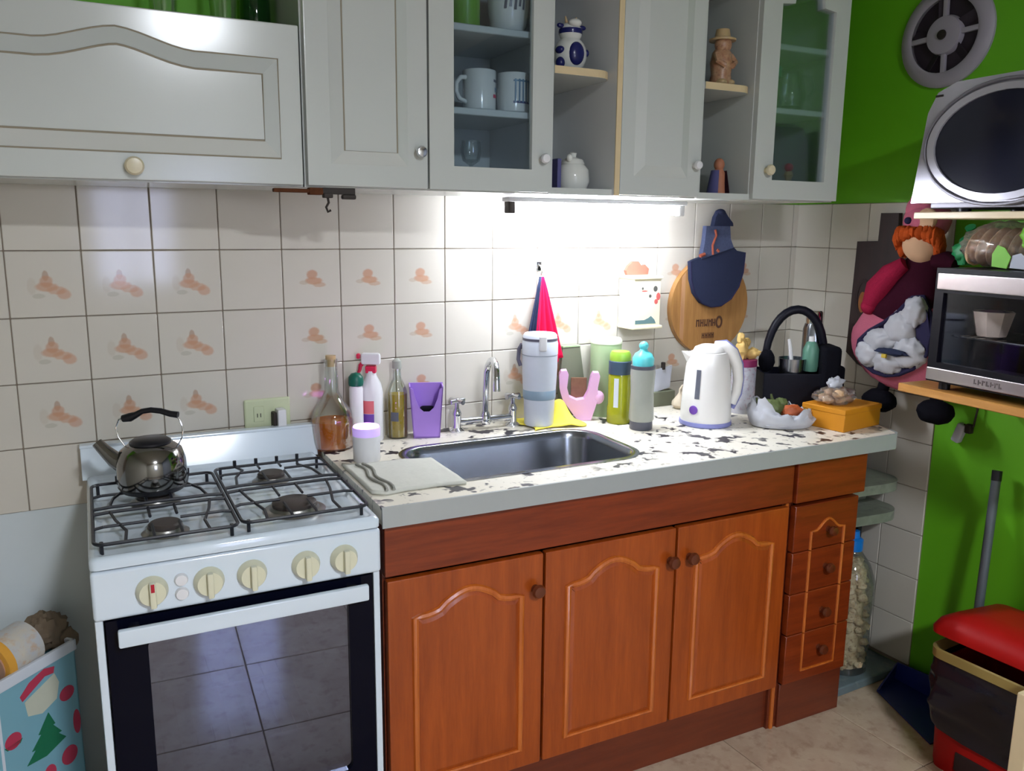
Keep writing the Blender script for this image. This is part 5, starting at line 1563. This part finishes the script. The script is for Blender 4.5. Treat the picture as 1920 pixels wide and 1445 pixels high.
MB().blob((0.168, D - 0.010, 0.495), (0.062, 0.052, 0.058), 0.03, 2, 1, 26, 18).build('head', M['doll_skin'], t)
hr = MB()
for q in range(15):
    a = PI * (1.12 - 1.24 * q / 14)
    hr.blob((0.168 + 0.066 * math.cos(a), D - 0.036 - 0.022 * math.sin(a), 0.505 + 0.022 * math.sin(a)), (0.014, 0.018, 0.016 + 0.012 * abs(math.cos(a))), 0.3, 4, q, 10, 8)
hr.blob((0.112, D - 0.02, 0.482), (0.016, 0.020, 0.030), 0.3, 3, 4).blob((0.224, D - 0.02, 0.486), (0.016, 0.020, 0.030), 0.3, 3, 6)
hr.build('hair', M['doll_hair'], t)
MB().blob((0.168, D - 0.006, 0.560), (0.070, 0.054, 0.056), 0.08, 2, 3, 26, 18).blob((0.150, D - 0.010, 0.600), (0.045, 0.040, 0.040), 0.2, 2, 8).build('hat', M['doll_pink'], t)
MB().blob((0.142, D - 0.056, 0.560), (0.012, 0.008, 0.010)).build('hat_button', M['doll_trim'], t)
MB().blob((0.195, D - 0.048, 0.560), (0.032, 0.014, 0.034), 0.2, 2, 3).build('hat_patch', M['doll_skin'], t)
for s, (x, z) in enumerate(((0.072, 0.012), (0.262, 0.012))):
    MB().blob((x, D - 0.016, z), (0.056, 0.040, 0.036), 0.08, 2, s + 2).build('shoe', M['black_cloth'], t)
    MB().tube([(x + (0.012 if s == 0 else -0.02), D - 0.005, 0.09), (x, D - 0.008, 0.03)], 0.018, 10).build('leg', M['black_cloth'], t)

# shelves
SR = 0.055                       # the shelves point their near end slightly out from the wall
t = thing('wall_shelf', 'honey pine wall shelf carrying the toaster oven', 'shelf', (2.095, -0.625, 1.006), -SR)
MB().rbox(0.0, 0.30, -0.62, 0.0, 0.0, 0.022, 0.002, 1).build('board', M['shelf_pine'], t)
for yy in (-0.38, -0.58):
    MB().prism([(0.30, -0.004), (0.06, -0.004), (0.05, -0.012), (0.27, -0.16), (0.30, -0.16)], yy - 0.006, yy + 0.006, 'y').build('bracket', M['black_plastic'], t)
t = thing('wall_shelf', 'cream edged upper wall shelf carrying the silver microwave', 'shelf', (2.095, -0.622, 1.462), -0.01)
MB().rbox(0.0, 0.32, -0.62, 0.0, 0.0, 0.017, 0.002, 1).build('board', M['shelf_cream'], t)
for yy in (-0.25, -0.55):
    MB().prism([(0.32, -0.004), (0.10, -0.004), (0.09, -0.010), (0.29, -0.10), (0.32, -0.10)], yy - 0.006, yy + 0.006, 'y').build('bracket', M['black_plastic'], t)

# toaster oven
t = thing('toaster_oven', 'black and steel toaster oven on the honey pine shelf', 'oven', (2.098, -0.708, 1.028), -SR)
W_, H0, H1, DP = 0.46, 0.022, 0.312, 0.27
b = MB().rbox(0.012, DP, -W_, 0.0, H1 - 0.012, H1, 0.004).rbox(0.012, DP, -W_, 0.0, H0, H0 + 0.012, 0.004).rbox(0.012, DP, -0.012, 0.0, H0, H1, 0.004).rbox(0.012, DP, -W_, -W_ + 0.09, H0, H1, 0.004).rbox(DP - 0.01, DP, -W_, 0.0, H0, H1, 0.003)
b.build('shell', M['toaster_black'], t)
fo = [(-W_ + 0.088, H0), (0.0, H0), (0.0, H1), (-W_ + 0.088, H1)]
fi = [(-W_ + 0.11, H0 + 0.050), (-0.026, H0 + 0.050), (-0.026, H1 - 0.062), (-W_ + 0.11, H1 - 0.062)]
dd = MB().ring_prism(fo, fi, -0.004, 0.014, 'x').build('door', M['toaster_black'], t)
MB().box(0.002, 0.005, -W_ + 0.106, -0.022, H0 + 0.046, H1 - 0.058).build('glass', M['toaster_glass'], dd)
MB().rbox(-0.012, -0.003, -W_ + 0.02, -0.010, H1 - 0.054, H1 - 0.012, 0.003).build('top_strip', M['toaster_steel'], dd)
ls = MB().rbox(-0.010, -0.003, -W_, -0.002, H0 + 0.004, H0 + 0.036, 0.003).build('lower_strip', M['toaster_steel'], dd)
mk = MB()
for q in range(7):
    y = -0.142 - 0.011 * q
    mk.box(-0.0108, -0.0099, y - 0.003, y, H0 + 0.014, H0 + 0.026).box(-0.0108, -0.0099, y - 0.008, y - 0.003, H0 + 0.014 + 0.004 * (q % 3), H0 + 0.0175 + 0.004 * (q % 3))
mk.build('dark_mark', M['strip_mark'], ls)
rk = MB().tube([(0.03, -0.035, H0 + 0.118), (0.03, -W_ + 0.12, H0 + 0.118)], 0.003, 6).tube([(0.24, -0.035, H0 + 0.118), (0.24, -W_ + 0.12, H0 + 0.118)], 0.003, 6)
for q in range(12):
    rk.tube([(0.03, -0.05 - 0.026 * q, H0 + 0.118), (0.24, -0.05 - 0.026 * q, H0 + 0.118)], 0.0018, 6)
rk.build('rack', M['chrome'], t)
for fx in (0.03, 0.24):
    for fy in (-0.03, -W_ + 0.03):
        MB().cyl((fx, fy, 0.0005), (fx, fy, H0 + 0.002), 0.014, 12).build('foot', M['black_plastic'], t)
for z in (H1 - 0.09, H0 + 0.16):
    rot = Matrix.Translation((0.012, -W_ + 0.045, z)) @ Matrix.Rotation(-PI / 2, 4, 'Y')
    MB(rot).lathe([(0, 0), (0.02, 0), (0.018, 0.016), (0, 0.017)], 18).build('dial', M['toaster_steel'], t)
q = Matrix.Rotation(-SR, 4, 'Z') @ Vector((0.10, -0.092, 0))
t = thing('cream_bowl', 'cream flared bowl standing on the rack inside the toaster oven', 'bowl', (2.098 + q.x, -0.708 + q.y, 1.028 + H0 + 0.1215), 0.3)
MB().lathe([(0, 0), (0.034, 0), (0.036, 0.003), (0.050, 0.062), (0.048, 0.063), (0.034, 0.006), (0, 0.005)], 8).build('bowl', M['cream_bowl'], t, 30)
MB().blob((0, 0, 0.055), (0.040, 0.040, 0.012), 0.1, 2, 1).build('filling', M['fig_plum'], t)

# bread on the toaster oven
t = thing('bread_bag', 'clear bag of pale bread with green print on the toaster oven', 'bag', (2.235, -0.795, 1.341), 0.0)
for q in range(6):
    MB(Matrix.Translation((0.0, 0.075 - 0.028 * q, 0.052)) @ Matrix.Rotation(0.25, 4, 'X')).blob((0, 0, 0), (0.050, 0.015, 0.050), 0.05, 2, q, 20, 14).build('slice', M['bread'], t)
MB().blob((0, 0, 0.056), (0.068, 0.118, 0.060), 0.16, 3.0, 2, 34, 22, flat=0.001).build('clear_wrap', M['film'], t, 60)
MB().prism([(-0.012, 0.006), (-0.050, 0.002), (-0.058, 0.030), (-0.040, 0.052), (-0.022, 0.058), (-0.010, 0.036)], -0.0745, -0.072, 'x').build('green_print', M['label_green'], t)
MB().prism([(-0.056, 0.004), (-0.092, 0.002), (-0.098, 0.026), (-0.080, 0.040), (-0.060, 0.034)], -0.0715, -0.069, 'x').build('violet_print', M['card_grey'], t)
MB(Matrix.Translation((-0.050, -0.100, 0.078))).blob((0, 0, 0), (0.016, 0.034, 0.034), 0.35, 2.6, 6, 24, 16).build('green_print', M['label_green'], t, 60)
t = thing('green_bag', 'knotted green plastic bag between the doll and the bread', 'bag', (2.285, -0.655, 1.341), 0)
MB().blob((0, 0, 0.034), (0.040, 0.034, 0.038), 0.3, 2.4, 7, 24, 16, flat=0.001).build('bag', M['knot_green'], t, 60)
MB().tube([(0, 0, 0.065), (-0.005, -0.008, 0.085), (-0.018, -0.01, 0.102)], [0.012, 0.008, 0.014], 10).build('knot', M['knot_green'], t)

# microwave
t = thing('microwave', 'silver microwave with large oval smoked window on the upper shelf', 'microwave', (2.100, -0.606, 1.480), -0.006)
MW, MH0, MH1 = 0.50, 0.022, 0.312
sil = [(-0.0, MH0), (-0.006, 0.07), (-0.016, 0.16), (-0.026, 0.245), (-0.050, 0.292), (-0.10, MH1), (-MW + 0.05, MH1 + 0.004), (-MW, MH1 - 0.03), (-MW, MH0)]
MB().prism(sil, 0.0, 0.30, 'x').build('shell', M['silver'], t)
el = ellipse(-0.236, 0.158, 0.176, 0.118, 44)
fr_ = MB().ring_prism(ellipse(-0.236, 0.158, 0.196, 0.134, 44), el, -0.010, 0.0006, 'x').build('window_frame', M['silver'], t)
MB().prism(el, -0.004, 0.0008, 'x').build('oval_window', M['mw_glass'], t)
MB().tube([(-0.006, -0.236 + 0.205 * math.cos(a), 0.158 + 0.143 * math.sin(a)) for a in [2 * PI * k / 48 for k in range(48)]], 0.004, 6, True).build('oval_groove', M['silver_dark'], t)
MB().rbox(-0.003, 0.0006, -0.066, -0.045, 0.281, 0.286, 0.001).build('badge', M['dark_iron'], t)
MB().rbox(0.012, 0.29, -MW + 0.01, -0.05, 0.008, MH0 + 0.002, 0.003).build('underside', M['silver_dark'], t)
for fx in (0.05, 0.26):
    for fy in (-0.12, -MW + 0.05):
        MB().cyl((fx, fy, -0.0008), (fx, fy, 0.009), 0.016, 12).build('foot', M['black_plastic'], t)

# extractor fan
t = thing('extractor_fan', 'round grey extractor fan on the green wall', 'fan', on_right(-0.508, 1.990, 0.0), RR)
rot = Matrix.Rotation(PI / 2, 4, 'X')
MB(rot).lathe([(0.104, 0.0), (0.145, 0.0), (0.145, 0.008), (0.138, 0.016), (0.112, 0.022), (0.104, 0.018)], 48).build('rim', M['fan_grey'], t)
MB(rot).lathe([(0, 0.022), (0.030, 0.026), (0.052, 0.022), (0.056, 0.010), (0.056, 0.004), (0, 0.004)], 36).build('hub', M['fan_grey'], t)
MB(rot).lathe([(0, 0.026), (0.014, 0.027), (0.013, 0.031), (0, 0.032)], 20).build('hub_cap', M['dark_iron'], t)
MB(rot).lathe([(0, 0.001), (0.106, 0.001), (0.106, 0.003), (0, 0.003)], 40).build('throat', M['fan_dark'], t)
for k in range(4):
    a = PI / 2 * k + 0.05
    MB(Matrix.Rotation(-a, 4, 'Y')).rbox(0.050, 0.108, -0.018, -0.006, -0.0075, 0.0075, 0.003).build('spoke', M['fan_grey'], t)
for k in range(5):
    a = 2 * PI / 5 * k + 0.4
    MB(Matrix.Rotation(-a, 4, 'Y') @ Matrix.Translation((0.078, -0.006, 0)) @ Matrix.Rotation(0.5, 4, 'X')).rbox(-0.026, 0.024, -0.001, 0.001, -0.022, 0.022, 0.0008, 1).build('blade', M['fan_dark'], t)

# lead and adapter under the shelf
t = thing('wall_adapter', 'white adapter hanging on a lead at the green wall edge', 'adapter', on_right(-0.688, 0.842, 0.012), RR)
MB(Matrix.Rotation(0.32, 4, 'Y')).rbox(-0.013, 0.013, -0.016, 0.008, -0.030, 0.030, 0.006, 3).build('body', M['card_grey'], t)
MB().tube([(0.012, -0.004, 0.028), (0.030, -0.01, 0.020), (0.045, -0.012, 0.030), (0.050, -0.01, 0.080), (0.045, -0.006, 0.150)], 0.003, 8).build('lead', M['dark_iron'], t)
MB().rbox(0.022, 0.042, -0.020, -0.002, 0.006, 0.034, 0.004).build('adapter_shadow', M['dark_iron'], t)  # dark block stands in for the shadow beside the adapter

# ================================================================== RIGHT FLOOR CORNER
t = thing('corner_shelf', 'grey green two-tier rounded corner shelf beside the drawers', 'shelf', (2.106, -0.02, 0.50))
for z in (0.132, 0.036):
    poly = [(0.0, 0.075), (0.0, -0.41), (0.20, -0.425)] + [(0.235 + 0.072 * math.sin(a), -0.355 - 0.070 * math.cos(a)) for a in [PI / 2 * k / 8 for k in range(9)]] + [(0.305, 0.075)]
    MB().prism(poly, z, z + 0.030, 'z').build('tier', M['stone_shelf'], t)
MB().rbox(0.01, 0.28, -0.30, -0.282, 0.066, 0.132, 0.002, 1).build('riser', M['stone_shelf'], t)
MB().rbox(0.205, 0.225, -0.34, -0.30, -0.05, 0.036, 0.003).build('bracket', M['black_plastic'], t)
t = thing('clear_jug', 'tall clear bottle full of cream and brown pieces with blue cap', 'bottle', (2.270, -0.385, 0.030))
MB().lathe([(0, 0), (0.062, 0), (0.070, 0.008), (0.066, 0.05), (0.072, 0.10), (0.069, 0.17), (0.074, 0.24), (0.072, 0.31), (0.055, 0.36), (0.030, 0.395), (0.022, 0.405), (0.022, 0.43), (0, 0.43)], 30).build('body', M['pet'], t)
random.seed(11)
pc = []
for q in range(150):
    a = random.random() * 2 * PI
    z = 0.02 + 0.345 * random.random()
    rm = 0.056 if z < 0.31 else 0.056 - (z - 0.31) * 0.5
    rr = rm * (0.75 + 0.25 * random.random())
    pc.append((rr * math.cos(a), rr * math.sin(a), z, 0.010 + 0.008 * random.random(), q))
b = MB()
for x, y, z, r, s in pc:
    b.blob((x, y, z), (r, r * 0.9, r * 0.75), 0.35, 2, s, 8, 6)
b.lathe([(0, 0.012), (0.045, 0.014), (0.045, 0.34), (0, 0.35)], 16)
b.build('pieces', M['pieces'], t, kind='stuff')
MB().lathe([(0, 0.405), (0.026, 0.405), (0.027, 0.41), (0.027, 0.44), (0.022, 0.444), (0.016, 0.446), (0.014, 0.468), (0, 0.47)], 22).build('cap', M['blue_cap'], t)

# long-handled dustpan
t = thing('dustpan', 'blue dustpan with long grey handle leaning on the green wall', 'dustpan', (2.318, -0.640, 0.0))
pan = [(-0.030, 0.135), (0.085, 0.165), (0.095, -0.140), (-0.126, -0.128)]
MB().prism(pan, 0.001, 0.006, 'z').build('tray', M['dustpan_blue'], t)
MB().add([(-0.030, 0.135, 0.004), (0.085, 0.165, 0.004), (0.088, 0.160, 0.06), (-0.020, 0.132, 0.022), (-0.026, 0.130, 0.004), (0.083, 0.160, 0.004), (0.085, 0.155, 0.06), (-0.018, 0.127, 0.022)],
         [(0, 1, 2, 3), (4, 7, 6, 5), (0, 3, 7, 4), (1, 5, 6, 2), (3, 2, 6, 7), (0, 4, 5, 1)]).add(
    [(0.085, 0.165, 0.004), (0.095, -0.14, 0.004), (0.098, -0.138, 0.09), (0.090, 0.160, 0.06), (0.080, 0.160, 0.004), (0.090, -0.138, 0.004), (0.093, -0.136, 0.09), (0.085, 0.155, 0.06)],
    [(0, 1, 2, 3), (4, 7, 6, 5), (0, 3, 7, 4), (1, 5, 6, 2), (3, 2, 6, 7), (0, 4, 5, 1)]).build('wall', M['dustpan_blue'], t)
MB().tube([(0.034, -0.118, 0.006), (0.036, -0.116, 0.20), (0.056, -0.106, 0.42), (0.092, -0.088, 0.745)], 0.0125, 14).build('handle', M['broom_grey'], t)
MB().cyl((0.0915, -0.0885, 0.740), (0.0955, -0.086, 0.768), 0.0135, 14).build('grip_cap', M['black_plastic'], t)

# pedal bin
t = thing('pedal_bin', 'red pedal bin lined with a black bag, lid raised', 'bin', (2.262, -0.935, 0.0), 0.08)
base = MB()
lo, hi = rrect(-0.135, 0.135, -0.135, 0.130, 0.03, 5), rrect(-0.150, 0.150, -0.150, 0.148, 0.035, 5)
k = len(lo)


def loft(loops):
    vs = [p for lp_ in loops for p in lp_]
    n_ = len(loops[0])
    fs = [(r * n_ + i, r * n_ + (i + 1) % n_, (r + 1) * n_ + (i + 1) % n_, (r + 1) * n_ + i) for r in range(len(loops) - 1) for i in range(n_)]
    return vs, fs


def L(poly, z, s=1.0):
    return [(p[0] * s, p[1] * s, z) for p in poly]


vs, fs = loft([L(lo, 0.002, 0.94), L(lo, 0.0, 0.98), L(lo, 0.02, 1.0), L(lo, 0.30, 1.06), L(lo, 0.30, 1.03), L(lo, 0.03, 0.95)])
fs.append(tuple(range(k)))
fs.append(tuple(range(5 * k, 6 * k)))
MB().add(vs, fs).build('body', M['bin_red'], t)
MB().rbox(-0.155, -0.128, -0.055, 0.050, 0.0, 0.022, 0.005).build('pedal', M['bin_red'], t)
MB().rbox(-0.140, -0.132, -0.062, 0.058, 0.022, 0.075, 0.004).build('pedal_recess', M['carve_dark'], t)


def bagp(i, j):
    p = hi[int(round(i * k)) % k]
    z = 0.325 - 0.205 * j - 0.03 * j * math.sin(2 * PI * i * 2 + 0.6)
    s = 1.0 - 0.02 * j + 0.085 * noise.noise(Vector((p[0] * 18, p[1] * 18, z * 22))) * min(1, j * 4) + 0.032 * noise.noise(Vector((p[0] * 44, p[1] * 44, z * 52))) * min(1, j * 4) + 0.012 * math.sin(j * 12) * j + 0.03 * math.sin(PI * j)
    return (p[0] * s, p[1] * s, z)


hi = [(0, 0)] * 0 + [q for a, b2 in zip(hi, hi[1:] + hi[:1]) for q in (a, ((a[0] * 2 + b2[0]) / 3, (a[1] * 2 + b2[1]) / 3), ((a[0] + 2 * b2[0]) / 3, (a[1] + 2 * b2[1]) / 3))]
k = len(hi)
MB().grid(bagp, k, 34, True).build('black_bag', M['bin_bag'], t, 60)
vs, fs = loft([L(hi, 0.318, 1.0), L(hi, 0.318, 1.035), L(hi, 0.342, 1.04), L(hi, 0.345, 1.01), L(hi, 0.318, 0.94)])
MB().add(vs, fs).build('rim', M['bin_rim'], t)
lidm = Matrix.Translation((0.145, 0.0, 0.358)) @ Matrix.Rotation(math.radians(7), 4, 'Y') @ Matrix.Translation((-0.150, 0, 0))
vs, fs = loft([L(hi, -0.004, 1.0), L(hi, -0.008, 1.05), L(hi, 0.006, 1.06), L(hi, 0.030, 0.98), L(hi, 0.050, 0.80), L(hi, 0.058, 0.4)])
fs.append(tuple(range(5 * k, 6 * k)))
fs.append(tuple(range(k)))
MB(lidm).add(vs, fs).build('lid', M['bin_red'], t)

# chair whose leg stands at the edge of the view
t = thing('wooden_chair', 'cream wooden chair beside the red pedal bin, mostly out of view', 'chair', (2.10, -1.31, 0.0), 0.0)
MB().rbox(-0.160, 0.178, -0.178, 0.160, 0.43, 0.455, 0.008, 2).build('seat', M['cream_paint'], t)
for lx in (-0.156, 0.156):
    for ly in (-0.156, 0.156):
        MB().rbox(lx - 0.018, lx + 0.018, ly - 0.018, ly + 0.018, 0.0, 0.9 if lx > 0 else 0.432, 0.004, 2).build('leg', M['cream_paint'], t)
for z in (0.62, 0.74, 0.86):
    MB().rbox(0.148, 0.164, -0.138, 0.138, z - 0.025, z + 0.025, 0.004, 2).build('back_rail', M['cream_paint'], t)

# ================================================================== LEFT FRONT CORNER: GIFT BAG
GA = math.atan2(0.137, 0.136)
t = thing('gift_bag', 'pale blue festive paper bag with white rim left of the stove', 'bag', (0.068, -0.114, 0.0), GA)
# local x runs left along the bag's face (negative), local +y to the back
GW, GD, GH = 0.40, 0.115, 0.495
b = MB()
b.box(-GW, 0, 0.0, 0.003, 0.0, GH).box(-GW, 0, GD - 0.003, GD, 0, GH).box(-GW, -GW + 0.003, 0, GD, 0, GH).box(-0.003, 0, 0, GD, 0, GH).box(-GW, 0, 0, GD, 0, 0.003)
b.build('paper', M['bag_blue'], t)
MB().rbox(-GW - 0.003, 0.003, -0.004, 0.005, GH - 0.022, GH + 0.004, 0.002).rbox(-GW - 0.003, 0.003, GD - 0.005, GD + 0.003, GH - 0.022, GH + 0.004, 0.002).rbox(-0.005, 0.003, -0.004, GD + 0.003, GH - 0.022, GH + 0.004, 0.002).build('rim', M['bag_white'], t)


def decal(name, poly, c):
    return MB().prism(poly, -0.0012, 0.0004).build(name, c, t)


decal('print_hat', [(-0.145, 0.425), (-0.085, 0.452), (-0.062, 0.448), (-0.058, 0.462), (-0.085, 0.470), (-0.125, 0.458), (-0.150, 0.438)], M['print_red'])
decal('print_patch', [(-0.140, 0.420), (-0.060, 0.446), (-0.050, 0.420), (-0.060, 0.385), (-0.100, 0.372), (-0.135, 0.385)], M['print_cream'])
decal('print_tree', [(-0.150, 0.275), (-0.125, 0.298), (-0.135, 0.300), (-0.108, 0.325), (-0.115, 0.328), (-0.085, 0.365), (-0.070, 0.330), (-0.076, 0.330), (-0.055, 0.302), (-0.064, 0.302), (-0.045, 0.282), (-0.10, 0.268)], M['print_green'])
decal('print_mitten', ellipse(-0.032, 0.382, 0.020, 0.017, 18), M['print_red'])
decal('print_bauble', ellipse(-0.040, 0.232, 0.022, 0.022, 20), M['print_red'])
decal('print_bauble', ellipse(-0.176, 0.352, 0.020, 0.018, 20), M['print_red'])
decal('print_stripe', [(-0.198, 0.346), (-0.154, 0.346), (-0.160, 0.338), (-0.192, 0.338)], M['print_green'])
decal('print_candy', [(-0.190, 0.235), (-0.150, 0.248), (-0.128, 0.235), (-0.135, 0.225), (-0.152, 0.236), (-0.180, 0.222)], M['print_red'])
decal('print_berries', ellipse(-0.095, 0.222, 0.016, 0.020, 16), M['print_red'])
decal('print_bauble', ellipse(-0.012, 0.300, 0.010, 0.030, 16), M['print_red'])
decal('print_bauble', ellipse(-0.230, 0.280, 0.020, 0.020, 20), M['print_green'])
decal('print_patch', ellipse(-0.230, 0.420, 0.030, 0.028, 20), M['print_cream'])
decal('fold_line', [(-0.206, 0.03), (-0.200, 0.03), (-0.200, GH - 0.024), (-0.206, GH - 0.024)], M['bag_white'])
gm = Matrix.Rotation(GA, 4, 'Z')


def gl(x, y, z):
    p = gm @ Vector((x, y, 0))
    return (0.068 + p.x, -0.114 + p.y, z)


t = thing('wrapping_roll', 'thick printed paper roll with orange band lying in the gift bag', 'roll', gl(-0.11, 0.055, 0.515), GA)
MB().cyl((-0.040, 0, -0.004), (0.036, 0, 0.004), 0.052, 28).build('roll', M['roll_print'], t)
MB().cyl((-0.054, 0, -0.0055), (-0.036, 0, -0.0035), 0.054, 28).build('orange_band', M['roll_orange'], t)
MB().cyl((-0.056, 0, -0.006), (-0.053, 0, -0.0055), 0.040, 24).build('core', M['cork'], t)
MB().cyl((-0.0575, 0, -0.0062), (-0.0555, 0, -0.006), 0.020, 20).build('hollow', M['oven_black'], t)
t = thing('card_tube', 'brown cardboard wad at the stove end of the gift bag', 'cardboard', gl(-0.018, 0.062, 0.512), GA)
MB().blob((0, 0, 0.006), (0.046, 0.040, 0.044), 0.35, 2.4, 4, 30, 20).build('wad', M['cardboard'], t)
MB().blob((0.03, -0.02, -0.03), (0.03, 0.03, 0.03), 0.2, 2, 6).build('crumpled_end', M['cardboard'], t)
